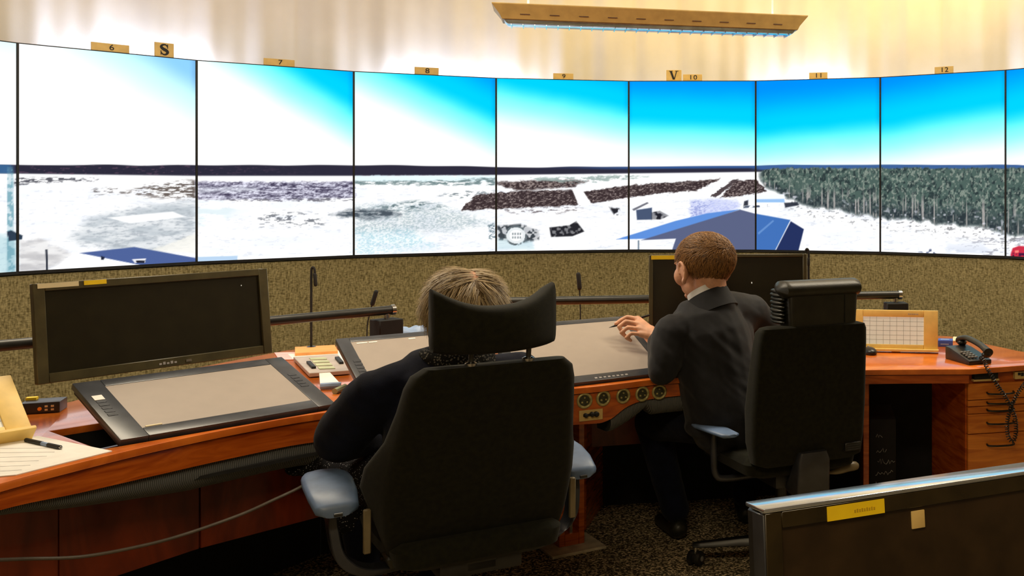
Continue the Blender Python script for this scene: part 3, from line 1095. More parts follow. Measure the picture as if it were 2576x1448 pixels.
mb = MB().box(-0.385, 0.335, -0.20, 0.21, 0.60, 0.61, T1)
mb.box(-0.385, -0.376, -0.20, 0.21, 0.61, DZ - 0.022, T1).box(0.326, 0.335, -0.20, 0.21, 0.61, DZ - 0.022, T1)
mb.box(-0.376, 0.326, 0.201, 0.21, 0.61, DZ - 0.022, T1)
mb.build('recess_tray', M['matte_black'], desk, world=True, smooth=False)


def along(i, off):
    d = fr[min(i + 1, len(fr) - 1)][:2] - fr[max(i - 1, 0)][:2]
    d = d / np.linalg.norm(d)
    n = np.array([-d[1], d[0]])            # towards the back of the desk
    return fr[i][:2] + n * off


# fascia under the top edge, set back a little; thin dark seam between
mb, mb2 = MB(), MB()
rings, rings2 = [], []
for i in range(len(fr)):
    a_, b_ = along(i, 0.010), along(i, 0.032)
    zl = fr[i][2]
    if i < len(fr) - 2:
        rings.append([Vector((*a_, zl)), Vector((*a_, DZ - 0.026)), Vector((*b_, DZ - 0.026)), Vector((*b_, zl))])
    a_, b_ = along(i, 0.014), along(i, 0.03)
    rings2.append([Vector((*a_, DZ - 0.0262)), Vector((*a_, DZ - 0.0218)), Vector((*b_, DZ - 0.0218)), Vector((*b_, DZ - 0.0262))])
mb.loft(rings)
mb.build('fascia', M['wood_front'], desk, world=True, ang=30)
mb2.loft(rings2)
mb2.build('edge_seam', M['seam'], desk, world=True, ang=30)


# ribbed grey knee pads rolled under the fascia
def knee_pad(i0, i1, hgt, offs):
    rings = []
    nseg = 10
    L_ = 0.0
    uv = []
    for i in range(i0, i1 + 1):
        f = (i - i0) / (i1 - i0)
        hh = hgt(f)
        z0 = fr[i][2] + 0.004
        if i > i0:
            L_ += float(np.linalg.norm(fr[i][:2] - fr[i - 1][:2]))
        ring = []
        for q in range(nseg + 1):
            th = math.pi * q / nseg
            o_ = offs(f) - 0.035 * math.sin(th) + 0.03 * (q / nseg)
            z = z0 - hh * (1 - math.cos(th)) / 2
            ring.append(Vector((*along(i, o_), z)))
        ring.append(Vector((*along(i, offs(f) + 0.10), z0 - hh)))
        ring.append(Vector((*along(i, offs(f) + 0.10), z0)))
        rings.append(ring)
        uv.append(L_)
    o = MB().loft(rings).build('knee_pad', M['rubber'], desk, world=True, ang=50)
    me = o.data
    ul = me.uv_layers.new(name='UVMap')
    n_ = len(rings[0])
    for lp in me.loops:
        vi = lp.vertex_index
        ul.data[lp.index].uv = (uv[min(vi // n_, len(uv) - 1)] * 55, (vi % n_) / n_)
    return o


knee_pad(2, 34, lambda f: 0.012 + 0.075 * min(1, f * 1.7), lambda f: 0.05 - 0.012 * f)
knee_pad(49, 72, lambda f: 0.03 + 0.05 * math.sin(math.pi * min(1, f * 2.0 + .12)) ** .5 if f < .45 else .075, lambda f: 0.035)

# modesty boards
def board(p0, p1, z0, z1, name='modesty_board', th=0.018, m=None):
    p0, p1 = Vector((*p0, 0)), Vector((*p1, 0))
    d = (p1 - p0)
    yaw = math.atan2(d.y, d.x)
    mm = Matrix.Translation(p0) @ Matrix.Rotation(yaw, 4, 'Z')
    return MB().box(0.0004, d.length - 0.0004, 0, th, z0, z1, mm).build(name, m or M['wood_shaded'], desk, world=True, bevel=0.001, seg=1)


board((-2.44, 2.35), (-2.155, 3.01), 0.33, 0.715)
board((-2.153, 3.012), (-1.985, 3.40), 0.33, 0.715)
board((-1.982, 3.404), (-1.73, 3.76), 0.33, 0.715)
board((-1.05, 4.72), (-0.20, 4.98), 0.33, 0.715)
for pa_, pb_ in (((-2.62, 2.35), (-2.42, 3.3)), ((-2.42, 3.3), (-2.02, 4.30)), ((-2.02, 4.30), (-1.22, 4.92)), ((-1.22, 4.92), (-0.2, 5.14)), ((-0.2, 5.14), (0.60, 5.14))):
    board(pa_, pb_, 0.0, 0.717, 'back_board', m=M['matte_black'])
# legs
lg = PZ(1432, 1366, 0.012)
mm = Matrix.Translation((lg.x, lg.y, 0)) @ Matrix.Rotation(math.radians(35), 4, 'Z')
MB().box(-0.115, 0.115, -0.115, 0.10, 0, 0.012, mm).build('foot_plate', M['steel_plate'], desk, world=True, bevel=0.002, seg=1)
mb = MB().box(-0.055, -0.03, -0.03, 0.05, 0.012, 0.715, mm).box(0.03, 0.055, -0.03, 0.05, 0.012, 0.715, mm)
mb.box(-0.03, 0.03, 0.03, 0.05, 0.012, 0.715, mm).box(-0.03, 0.03, -0.03, 0.03, 0.012, 0.06, mm)
mb.build('leg', M['wood_front'], desk, world=True, bevel=0.002, seg=1)
MB().box(-0.006, 0.006, -0.02, 0.03, 0.06, 0.6, mm).build('leg_rail', M['chrome'], desk, world=True)
l2 = PZ(1499, 1288, 0.0)
MB().cbox((l2.x, l2.y, 0.357), (0.022, 0.5, 0.714)).build('leg', M['wood_front'], desk, world=True, bevel=0.002, seg=1)
l3 = P(2174, 1050, 4.62)
MB().cbox((l3.x, l3.y, 0.357), (0.024, 0.4, 0.714)).build('leg', M['wood_front'], desk, world=True, bevel=0.002, seg=1)

# round sockets in the fascia
def fascia_at(u):
    s_ = (u - CX) / F_PX
    for i in range(len(fr) - 1):
        a_, b_ = along(i, 0.010), along(i + 1, 0.010)
        d = b_ - a_
        t = (s_ * a_[1] - a_[0]) / (d[0] - s_ * d[1])
        if 0 <= t < 1 and a_[0] > -1.5:
            return a_ + d * t, math.atan2(d[1], d[0])


sock_ring = sock_core = None
for (u, v) in ((1470, 1007), (1517, 1001), (1567, 995), (1615, 990), (1658, 985)):
    p, yw = fascia_at(u)
    z = HC - (v - CY) / F_PX * float(p[1])
    mloc = Matrix.Translation((float(p[0]), float(p[1]), z)) @ Matrix.Rotation(yw, 4, 'Z') @ Matrix.Rotation(math.pi / 2, 4, 'X')
    base = ROOTM[desk.name].inverted() @ mloc
    if sock_ring is None:
        sock_ring = MB().lathe([(0.029, -0.003), (0.030, 0.004), (0.027, 0.008), (0.0225, 0.008), (0.020, 0.002)], Matrix.Identity(4), 24, caps=False).mesh('socket')
        sock_ring.materials.append(M['socket_metal'])
        c_ = MB().lathe([(0.0205, 0.0), (0.0205, 0.002), (0.012, 0.003), (0.010, 0.0025)], Matrix.Identity(4), 20)
        sock_core = c_.mesh('socket_core')
        sock_core.materials.append(M['socket_dark'])
        pins = MB()
        for q in range(3):
            aa = math.radians(90 + 120 * q)
            pins.lathe([(0.0035, 0.002), (0.0035, 0.007)], Matrix.Translation((0.011 * math.cos(aa), 0.011 * math.sin(aa), 0)), 8)
        pin_me = pins.mesh('socket_pins')
        pin_me.materials.append(M['socket_metal'])
        sock_ring.polygons.foreach_set('use_smooth', [True] * len(sock_ring.polygons))
    o = bpy.data.objects.new('socket', sock_ring)
    COL.objects.link(o)
    o.parent = desk
    o.matrix_local = base
    for nm, md in (('socket_core', sock_core), ('socket_pins', pin_me)):
        q = bpy.data.objects.new(nm, md)
        COL.objects.link(q)
        q.parent = o
# connector plate under the sockets
p, yw = fascia_at(1486)
z = HC - (1043 - CY) / F_PX * float(p[1])
mm = Matrix.Translation((float(p[0]), float(p[1]), z)) @ Matrix.Rotation(yw, 4, 'Z')
pl = MB().box(-0.045, 0.045, -0.005, 0.0, -0.020, 0.020, mm).build('socket_plate', M['cream_card'], desk, world=True, bevel=0.001, seg=1)
mb = MB()
for (x, z_, r) in ((-0.022, 0.002, 0.008), (0.002, 0.004, 0.009), (0.018, 0.003, 0.010)):
    mb.lathe([(r, 0), (r, 0.012), (r * .6, 0.016)], mm @ Matrix.Translation((x, -0.005, z_)) @ Matrix.Rotation(math.pi / 2, 4, 'X'), 10)
mb.box(-0.03, 0.03, -0.008, -0.005, -0.003, 0.006, mm)
mb.build('plug', M['ink'], pl, world=True, root=desk)

# cable drooping along the boards
pts = catmull([P(-60, 1410, 2.62), P(60, 1405, 2.82), P(200, 1400, 2.95), P(330, 1378, 3.05), P(450, 1348, 3.14), P(600, 1296, 3.28), P(690, 1256, 3.36), P(760, 1222, 3.44), P(800, 1190, 3.5)], 8)
tag(MB().tube(pts, 0.0048, 8).build('cable', M['cable'], loc=Vector(pts[4])), 'thin grey cable drooping below the left end of the desk', 'cable')

# ---------------------------------------------------------------- drawer pedestal at the right
pf = Matrix.Translation((0.585, 4.405, 0)) @ Matrix.Rotation(math.radians(8), 4, 'Z')
ped = thing('drawer_pedestal', 'wooden drawer pedestal under the right end of the desk', 'drawers', (0.598, 4.395, 0), math.radians(15))
W_ = 0.46
mb = MB().box(0, W_, 0.018, 0.036, 0.0, 0.715).box(0, 0.018, 0.036, 0.40, 0, 0.715).box(W_ - 0.018, W_, 0.036, 0.22, 0, 0.715).box(0.018, W_ - 0.018, 0.036, 0.22, 0.0, 0.04)
mb.build('body', M['wood_front'], ped, bevel=0.001, seg=1)
zs = [0.672, 0.603, 0.576, 0.546, 0.463, 0.26]
for i in range(5):
    z1, z0 = zs[i] - 0.0015, zs[i + 1] + 0.0015
    dr = MB().box(0.006, W_ - 0.006, 0.0, 0.018, z0, z1).build('drawer', M['wood_drawer'], ped, bevel=0.0012, seg=1)
    zc = [0.632, 0.592, 0.562, 0.508, 0.418][i]
    bow = catmull([(0.09, 0.0, zc), (0.093, -0.016, zc - .003), (0.13, -0.026, zc - 0.004), (0.18, -0.026, zc - 0.004), (0.205, -0.016, zc - .003), (0.208, 0.0, zc)], 5)
    MB().tube(bow, 0.004, 8).build('handle', M['black_plastic'], dr)
# open letter slot + label under the desk edge
p0 = MB().box(0.03, 0.135, -0.012, 0.016, 0.690, 0.716).build('slot', M['matte_black'], ped)
MB().box(0.025, 0.14, -0.014, 0.014, 0.682, 0.690).build('slot_lip', M['cream_card'], ped, bevel=0.001, seg=1)
pp = MB().box(0.215, 0.29, -0.004, 0.016, 0.682, 0.712).build('label_plate', M['cream_card'], ped, bevel=0.001, seg=1)
mb = MB()
for k in range(4):
    mb.box(0.228 + 0.014 * k, 0.240 + 0.014 * k, -0.006, -0.004, 0.698 - 0.004 * (k % 2), 0.709)
mb.build('label_print', M['ink'], pp)

# dark case standing in the knee space, scrawled with chalk
cs = P(2222, 1130, 4.66)
case = thing('equipment_case', 'black equipment case with white scrawls in the knee space', 'case', (cs.x, cs.y, 0))
MB().box(-0.06, 0.055, 0, 0.32, 0.03, 0.47).build('body', M['matte_black'], case, bevel=0.006)
for sx in (-0.045, 0.04):
    for sy in (0.03, 0.29):
        MB().lathe([(0.015, 0), (0.015, 0.03)], Matrix.Translation((sx, sy, 0)), 10).build('foot', M['black_plastic'], case)
for zrow, n_ in ((0.40, 2), (0.335, 3), (0.285, 5), (0.235, 5), (0.185, 3)):
    x = -0.035 + 0.01 * random.random()
    pts = []
    for k in range(n_):
        pts += [(x, -0.0015, zrow + random.uniform(-.012, .012)), (x + .006, -0.0015, zrow + random.uniform(-.016, .016)), (x + .012, -0.0015, zrow + random.uniform(-.012, .012))]
        x += 0.016
    MB().tube(pts, 0.0011, 5).build('chalk_mark', M['chalk'], case)
bag = MB()
bag.prism([(-0.03, 0.05), (0.04, 0.05), (0.05, 0.12), (0.035, 0.10), (0.03, 0.14), (0.0, 0.08)], 0, 0.01, Matrix.Translation((cs.x + 0.01, cs.y - 0.05, 0.02)) @ Matrix.Rotation(math.radians(75), 4, 'X'))
tag(bag.build('crumpled_paper', M['tray_grey'], loc=(cs.x, cs.y - 0.05, 0), smooth=False), 'scrap of grey paper leaning on the black case', 'paper')


# ================================================================== MONITORS AND PEN DISPLAYS
def monitor(name, label, c, yaw, tilt, w, h, bez=(0.032, 0.024, 0.03), depth=0.045, group=None, bz='monitor_bezel', gl='monitor_glass'):
    fm = frame(math.radians(yaw), math.radians(tilt), c)
    root = thing(name, label, 'monitor', (c[0], c[1], DZ), group=group)
    bs, bt, bb = bez
    mb = MB()
    x, z = w / 2, h / 2
    mb.box(-x, -x + bs, 0, depth * .5, -z, z, fm).box(x - bs, x, 0, depth * .5, -z, z, fm)
    mb.box(-x + bs, x - bs, 0, depth * .5, z - bt, z, fm).box(-x + bs, x - bs, 0, depth * .5, -z, -z + bb, fm)
    mb.build('bezel', M[bz], root, world=True, bevel=0.002, seg=1)
    MB().box(-x + bs - .002, x - bs + .002, 0.008, depth * .5, -z + bb - .002, z - bt + .002, fm).build('screen', M[gl], root, world=True, smooth=False)
    mb = MB()
    mb.loft([[fm @ Vector((sx * (x - .003 - k), yy, sz * (z - .003 - k))) for sx, sz in ((-1, -1), (1, -1), (1, 1), (-1, 1))] for yy, k in ((depth * .5, 0), (depth * .8, 0.012), (depth, 0.06))])
    mb.build('back_shell', M['black_plastic'], root, world=True, bevel=0.002, seg=1)
    return root, fm, x, z


m1, f1, x1, z1_ = monitor('monitor', 'dark widescreen monitor standing behind the left pen display', (-2.193, 3.55, 1.036), 58.7, 6.4, 0.74, 0.306)
# stickers and little marks on the left monitor
MB().box(-x1 + 0.012, -x1 + 0.125, -0.0012, 0, z1_ - 0.016, z1_ - 0.001, f1).build('white_label', M['white_tape'], m1, world=True)
MB().box(-x1 + 0.14, -x1 + 0.205, -0.0012, 0, z1_ - 0.015, z1_ - 0.001, f1).build('yellow_label', M['yellow'], m1, world=True)
mb = MB()
for k in range(5):
    mb.box(-0.02 + 0.012 * k, -0.012 + 0.012 * k, -0.001, 0, -z1_ + 0.010, -z1_ + 0.016 + .003 * (k % 2), f1)
mb.build('bezel_print', M['print_grey'], m1, world=True)
MB().cbox((0.075, -0.001, -z1_ + 0.013), (0.018, 0.002, 0.008), f1).build('badge', M['chrome'], m1, world=True)
MB().ell((x1 - 0.095, 0.007, z1_ - 0.055), (0.0013, 0.002, 0.002), f1, 8, 6).build('painted_lamp_glint', M['glow_white'], m1, world=True)  # tiny glowing dot stands in for a lamp's reflection on the glass

m2, f2, x2, z2_ = monitor('monitor', 'dark monitor behind the head of the person in the suit', (-0.402, 4.62, 1.012), 8.0, 4.0, 0.685, 0.36, (0.018, 0.014, 0.02))
MB().box(-x2 + 0.010, -x2 + 0.115, -0.0012, 0, z2_ - 0.020, z2_ - 0.003, f2).build('yellow_label', M['yellow'], m2, world=True)
MB().ell((0.10, 0.006, 0.055), (0.002, 0.002, 0.004), f2, 8, 6).build('status_lamp', M['glow_white'], m2, world=True)


# monitor rails with their brackets
def rail(label, ends, zr, bracket_at, mon_root, mon_frame, mon_depth=0.045):
    a_, b_ = ends
    root = thing('monitor_rail', label, 'rail', (b_.x, b_.y, DZ))
    MB().tube([a_, b_], 0.018, 14).build('tube', M['black_metal'], root, world=True)
    d = (b_ - a_).normalized()
    MB().tube([b_ - d * .004, b_ + d * .012], 0.021, 14).build('end_cap', M['chrome'], root, world=True)
    yw = math.atan2(d.y, d.x)
    q = bracket_at
    mm = Matrix.Translation((q.x, q.y, 0)) @ Matrix.Rotation(yw, 4, 'Z')
    MB().box(-0.05, 0.05, -0.04, 0.045, zr - 0.105, zr - 0.035, mm).build('bracket', M['matte_black'], root, world=True, bevel=0.003, seg=1)
    MB().tube([(q.x, q.y, DZ), (q.x, q.y, zr - 0.10)], 0.02, 14).build('post', M['black_metal'], root, world=True)
    MB().tube([(q.x, q.y, zr - 0.04), (q.x, q.y, zr + .0)], 0.012, 12).build('clamp', M['chrome'], root, world=True)
    MB().lathe([(0.06, 0), (0.06, 0.008), (0.03, 0.012)], Matrix.Translation((q.x, q.y, DZ)), 20).build('base', M['black_metal'], root, world=True)
    return root


zr = 0.985


def on_z(u, v, z):
    return PZ(u, v, z)


ra, rb = on_z(-60, 875, zr), on_z(985, 779, zr)
rail('dark tubular rail behind the left monitor ending in a black bracket', (ra, rb), zr, rb + (ra - rb).normalized() * 0.02, m1, f1)
ra2, rb2 = P(1180, 0, 4.62), P(2262, 0, 4.93)
ra2.z = rb2.z = zr
rail('dark tubular rail behind the suited person ending beside the beige panel', (ra2, rb2), zr, rb2 + (ra2 - rb2).normalized() * 0.015, m2, f2)
# monitor mounts
for mr, fm_, pa, pb in ((m1, f1, ra, rb), (m2, f2, ra2, rb2)):
    c = fm_ @ Vector((0, 0.045, 0))
    t = (c - pa).dot((pb - pa).normalized())
    q = pa + (pb - pa).normalized() * t
    MB().tube([c, Vector((c.x, c.y, c.z)) * .5 + q * .5, q], 0.022, 12).build('mount_arm', M['black_metal'], mr, world=True)


def pen_display(label, c, yaw, tilt, w, h, bez, marks):
    fm = frame(math.radians(yaw), math.radians(tilt), c)
    zb = c[2] - h / 2 * math.cos(math.radians(tilt))
    root = thing('pen_display', label, 'tablet', (c[0], c[1], DZ), group='tilted pen displays set in the desk')
    x, z = w / 2, h / 2
    bl, br, bt, bb = bez
    mb = MB()
    mb.box(-x, -x + bl, 0, 0.02, -z, z, fm).box(x - br, x, 0, 0.02, -z, z, fm)
    mb.box(-x + bl, x - br, 0, 0.02, z - bt, z, fm).box(-x + bl, x - br, 0, 0.02, -z, -z + bb, fm)
    mb.build('bezel', M['tablet_bezel'], root, world=True, bevel=0.003, seg=2)
    MB().box(-x + bl - .002, x - br + .002, 0.002, 0.02, -z + bb - .002, z - bt + .002, fm).build('screen', M['tablet_glass'], root, world=True, smooth=False)
    MB().box(-x + .006, x - .006, 0.02, 0.036, -z + .006, z - .006, fm).build('back_shell', M['black_plastic'], root, world=True, bevel=0.003, seg=1)
    # rear stand legs
    for sx in (-1, 1):
        a_ = fm @ Vector((sx * x * .6, 0.036, z * .6))
        MB().tube([a_, Vector((a_.x, a_.y, DZ - (0.13 if marks == 1 else 0)))], 0.012, 10).build('stand_leg', M['black_metal'], root, world=True)
    # express keys on the side bezels
    for sx in (-1, 1):
        if (sx < 0 and bl < 0.04) or (sx > 0 and br < 0.04):
            continue
        xc = sx * (x - 0.032)
        for k in range(5):
            zz = 0.05 - k * 0.022
            MB().cbox((xc, -0.0006, zz), (0.026, 0.0016, 0.015), fm).build('key', M['tablet_bezel'], root, world=True, bevel=0.0006, seg=1)
    return root, fm, x, z


t1, ft1, tx, tz = pen_display('pen display at the left, a square white sticker on its bezel', (-1.97, 3.433, 0.817), 53.6, 71.1, 0.645, 0.382, (0.075, 0.06, 0.045, 0.05), 1)
MB().cbox((-tx + 0.032, -0.001, 0.075), (0.028, 0.002, 0.03), ft1).build('sticker', M['paper'], t1, world=True, bevel=0.0005, seg=1)
MB().box(-tx + 0.085, -tx + 0.13, -0.0003, 0.0025, -tz + 0.053, -tz + 0.058, ft1).build('picture_text', M['white_tape'], t1, world=True)
t2, ft2, tx, tz = pen_display('pen display partly hidden by the blonde seated person', (-1.455, 3.925, 0.841), 39.8, 65.8, 0.525, 0.423, (0.045, 0.045, 0.03, 0.04), 2)
for (a_, b_) in ((0.012, 0.05), (0.055, 0.085), (0.20, 0.225)):
    MB().box(-tx + 0.05 + a_, -tx + 0.05 + b_, 0.0008, 0.0022, tz - 0.046, tz - 0.040, ft2).build('picture_text', M['paper'], t2, world=True)
t3, ft3, tx, tz = pen_display('pen display under the hand of the person in the suit', (-0.955, 4.195, 0.845), 36.7, 66.2, 0.60, 0.448, (0.035, 0.03, 0.03, 0.045), 3)
mb = MB()
for k in range(8):
    mb.box(-0.02 + .018 * k, -0.01 + .018 * k, -0.0008, 0.001, -tz + .012, -tz + .02, ft3)
mb.build('bezel_print', M['print_grey'], t3, world=True)


# beige touch panels
def touch_panel(label, fm, w, h, base, grid=True, foot=True):
    root = thing('touch_panel', label, 'control panel', base, group='beige touch panels')
    x, z = w / 2, h / 2
    inner = (-x * 0.82, x * 0.66, -z * 0.72, z * 0.66)
    mb = MB().box(-x, inner[0], 0, 0.03, -z, z, fm).box(inner[1], x, 0, 0.03, -z, z, fm)
    mb.box(inner[0], inner[1], 0, 0.03, inner[3], z, fm).box(inner[0], inner[1], 0, 0.03, -z, inner[2], fm)
    mb.build('housing', M['beige'], root, world=True, bevel=0.003, seg=2)
    sc = MB().box(inner[0] - .002, inner[1] + .002, 0.006, 0.03, inner[2] - .002, inner[3] + .002, fm).build('screen', M['lcd_paper'], root, world=True, smooth=False)
    mb = MB()
    nx, nz = 9, 6
    for k in range(1, nx):
        q = inner[0] + (inner[1] - inner[0]) * k / nx
        mb.box(q - .0005, q + .0005, 0.0052, 0.0062, inner[2], inner[3] if k % 3 else inner[3] * .8, fm)
    for k in range(1, nz):
        q = inner[2] + (inner[3] - inner[2]) * k / nz
        mb.box(inner[0], inner[1], 0.0052, 0.0062, q - .0005, q + .0005, fm)
    mb.build('button_grid', M['grid_line'], sc, world=True, root=root, smooth=False)
    mb = MB()
    for k in range(6):
        mb.box(x * .28 + k * .008, x * .28 + k * .008 + .005, -0.0006, 0.0005, z * .78, z * .84, fm)
    mb.build('maker_print', M['print_grey'], root, world=True, smooth=False)
    MB().box(-x * 1.0, x * 1.02, -0.018, 0.034, -z - 0.006, -z + 0.006, fm).build('foot_rail', M['beige'], root, world=True, bevel=0.002, seg=1)
    if foot:
        a_ = fm @ Vector((0, 0.03, z * .3))
        b_ = fm @ Vector((0, 0.11, -z))
        MB().tube([a_, Vector((b_.x, b_.y, DZ))], 0.01, 8).build('prop', M['beige'], root, world=True)
    return root


touch_panel('beige touch panel with button grid on the right desk', frame(math.radians(-8), math.radians(5), (0.337, 4.80, 0.840)), 0.37, 0.178, (0.337, 4.80, DZ))
# left panel: right bottom corner seen near the frame edge
ya = math.radians(56)
c0 = PZ(84, 1082, DZ + 0.030)
fmL = frame(ya, math.radians(48), (0, 0, 0))
off = fmL @ Vector((0.185, 0, -0.11))
touch_panel('yellow-beige touch panel cut off by the left picture edge', frame(ya, math.radians(48), c0 - off), 0.37, 0.22, (c0.x, c0.y, DZ))

# ================================================================== SMALL THINGS ON THE DESK
# black switch box
q = PZ(100, 1040, DZ)
sb = thing('switch_box', 'small black switch box with coloured buttons at the left', 'switch box', (q.x, q.y, DZ), math.radians(22))
MB().box(-0.055, 0.055, 0, 0.09, 0, 0.036).build('body', M['black_plastic'], sb, bevel=0.003)
MB().lathe([(0.006, 0), (0.006, 0.004)], Matrix.Translation((0.0, 0.0, 0.016)) @ Matrix.Rotation(math.pi / 2, 4, 'X'), 10).build('button', M['amber'], sb)
for k in range(2):
    for j in range(2):
        MB().cbox((0.018 + 0.017 * k, -0.001, 0.012 + 0.011 * j), (0.008, 0.004, 0.006)).build('button', M['white_tape'], sb)
MB().box(-0.055, -0.025, 0.06, 0.085, 0.0361, 0.044).build('sticker', M['yellow'], sb)

# written sheet + pen
c_ = [PZ(-60, 1120, DZ), PZ(95, 1098, DZ), PZ(282, 1136, DZ), PZ(40, 1196, DZ), PZ(-60, 1205, DZ)]
cen = PZ(60, 1150, DZ)
sheet = thing('form_sheet', 'white printed form lying on the left end of the desk', 'paper', (cen.x, cen.y, DZ))
MB().prism([(p.x, p.y) for p in c_], DZ + 0.0005, DZ + 0.003).build('sheet', M['paper'], sheet, world=True, smooth=False)
mb = MB()
for k in range(1, 7):
    t = k / 7
    a_ = c_[0].lerp(c_[4], t)
    b_ = c_[1].lerp(c_[3], t).lerp(c_[2].lerp(c_[3], t), 0.55)
    d = (b_ - a_)
    nrm = Vector((-d.y, d.x, 0)).normalized() * 0.0012
    a2, b2 = a_ + d * 0.05, a_ + d * 0.92
    mb.prism([((a2 - nrm).x, (a2 - nrm).y), ((b2 - nrm).x, (b2 - nrm).y), ((b2 + nrm).x, (b2 + nrm).y), ((a2 + nrm).x, (a2 + nrm).y)], DZ + 0.003, DZ + 0.0034)
mb.build('printed_lines', M['print_grey'], sheet, world=True, smooth=False)


def biro(label, a_, b_, r, m1_, m2_):
    root = thing('ballpoint_pen', label, 'pen', (a_.x, a_.y, a_.z))
    d = b_ - a_
    MB().tube([a_, a_ + d * .45], r, 10).build('cap', m1_, root, world=True)
    MB().tube([a_ + d * .45, a_ + d * .62], r * .92, 10).build('barrel', M['light_blue'], root, world=True)
    MB().tube([a_ + d * .62, a_ + d * .94], r, 10).build('grip', m2_, root, world=True)
    MB().tube([a_ + d * .94, b_], [r * .8, r * .25], 10).build('tip', M['chrome'], root, world=True)
    return root


biro('dark ballpoint pen lying on the white form', PZ(66, 1106, DZ + .008), PZ(157, 1126, DZ + .008), 0.0062, M['ink'], M['ink'])

# pile between the left and middle pen displays
def flat(name, label, cat, corners, z0, z1, m, group=None):
    ps = [PZ(u, v, z1) for u, v in corners]
    c = sum(ps, Vector()) / len(ps)
    o = MB().prism([(p.x - c.x, p.y - c.y) for p in ps], 0, z1 - z0).build(name, m, loc=None, bevel=0.0006, seg=1)
    o.location = (c.x, c.y, z0)
    return tag(o, label, cat, group)


flat('paper_sheet', 'pink paper sheet beside the left monitor', 'paper', [(690, 886), (772, 884), (776, 902), (702, 904)], DZ + .0005, DZ + .003, M['pink_paper'])
flat('paper_sheet', 'white sheet under the grey tray between pen displays', 'paper', [(724, 890), (862, 880), (900, 930), (782, 942)], DZ + .0005, DZ + .0035, M['paper'])
bk = flat('booklet', 'orange booklet lying behind the grey strip tray', 'book', [(742, 872), (842, 867), (850, 882), (742, 888)], DZ + .004, DZ + .016, M['orange_paper'])
q = PZ(815, 935, DZ + .004)
tr_ = thing('strip_tray', 'grey tray with pale green strips between the pen displays', 'tray', (q.x, q.y, DZ + .004))
cr_ = [PZ(738, 897, DZ + .02), PZ(850, 890, DZ + .02), PZ(884, 930, DZ + .02), PZ(778, 938, DZ + .02)]
MB().prism([(p.x, p.y) for p in cr_], DZ + .004, DZ + .02).build('body', M['tray_grey'], tr_, world=True, bevel=0.002, seg=1)


def tri(s_, t_):
    return cr_[0].lerp(cr_[1], s_).lerp(cr_[3].lerp(cr_[2], s_), t_)


for k in range(4):
    t0 = 0.16 + 0.19 * k
    ps = [tri(.30, t0), tri(.66, t0 + .03), tri(.66, t0 + .15), tri(.30, t0 + .12)]
    MB().prism([(p.x, p.y) for p in ps], DZ + .02, DZ + .023).build('strip', M['pale_green'], tr_, world=True, smooth=False)
for s_, t_ in ((.14, .45), (.84, .3)):
    ps = [tri(s_, t_), tri(s_ + .10, t_), tri(s_ + .10, t_ + .34), tri(s_, t_ + .34)]
    MB().prism([(p.x, p.y) for p in ps], DZ + .02, DZ + .03).build('clip', M['ink'], tr_, world=True, bevel=0.001, seg=1)

q = PZ(838, 975, DZ)
cal = thing('desk_stand', 'white angled card stand in front of the strip tray', 'stand', (q.x, q.y, DZ))
a_, b_, c2_, d_ = PZ(803, 938, DZ + .035), PZ(830, 936, DZ + .035), PZ(858, 966, DZ + .012), PZ(806, 970, DZ + .012)
mb = MB()
mb.loft([[p, Vector((p.x, p.y, DZ))] for p in (a_, b_, c2_, d_)] + [[a_, Vector((a_.x, a_.y, DZ))]], closed=False, caps=False)
mb.add([a_, b_, c2_, d_], [(0, 1, 2, 3)])
mb.add([Vector((p.x, p.y, DZ)) for p in (a_, b_, c2_, d_)], [(0, 3, 2, 1)])
mb.build('wedge', M['paper'], cal, world=True, smooth=False)
e_, f_ = PZ(806, 971, DZ + .014), PZ(858, 968, DZ + .014)
mb = MB().tube([e_, f_], 0.012, 8)
mb.build('grip', M['light_blue'], cal, world=True)
g_, h_ = PZ(842, 984, DZ + .01), PZ(868, 972, DZ + .014)
MB().tube([g_, h_], 0.011, 8).build('end_block', M['pale_green'], cal, world=True)

# pale blue cloth heap behind the middle pen display
q = P(1000, 838, 4.42)
q.z = DZ
hp = MB()
mm = Matrix.Translation(q) @ Matrix.Rotation(.3, 4, 'Z')
hp.ell((0, 0, .12), (.10, .05, .045), mm).ell((.09, .02, .125), (.07, .045, .04), mm).ell((.0, .02, .06), (.13, .05, .065), mm).ell((.15, .03, .13), (.06, .04, .05), mm).ell((.12, .03, .06), (.1, .05, .07), mm)
me = remesh(hp, 0.006, 4)
co = np.zeros(len(me.vertices) * 3)
me.vertices.foreach_get('co', co)
co = co.reshape(-1, 3)
co[:, 2] += 0.008 * (vnoise(co[:, 0] * 60, co[:, 1] * 60, 4) - .5)
co[:, 2] = np.maximum(co[:, 2], DZ + 0.001)
me.vertices.foreach_set('co', (co - np.array([q.x, q.y, q.z])).ravel())
tag(link('cloth_bundle', me, M['light_blue'], loc=q, ang=80), 'pale blue cloth bundle behind the middle pen display', 'cloth')


# gooseneck microphones
def mic(label, pts, r, head=None, base=None, group='gooseneck microphones'):
    b_ = Vector(pts[0])
    root = thing('gooseneck_microphone', label, 'microphone', (b_.x, b_.y, DZ), group=group)
    MB().tube(catmull([tuple(p) for p in pts], 8), r, 8).build('stem', M['matte_black'], root, world=True)
    MB().lathe([(0.03, 0), (0.03, 0.012), (0.012, 0.02)], Matrix.Translation((b_.x, b_.y, DZ)), 18).build('base', M['black_plastic'], root, world=True)
    if head:
        MB().cap(head[0], head[2], head[1], head[2], 10).build('capsule', M['matte_black'], root, world=True)


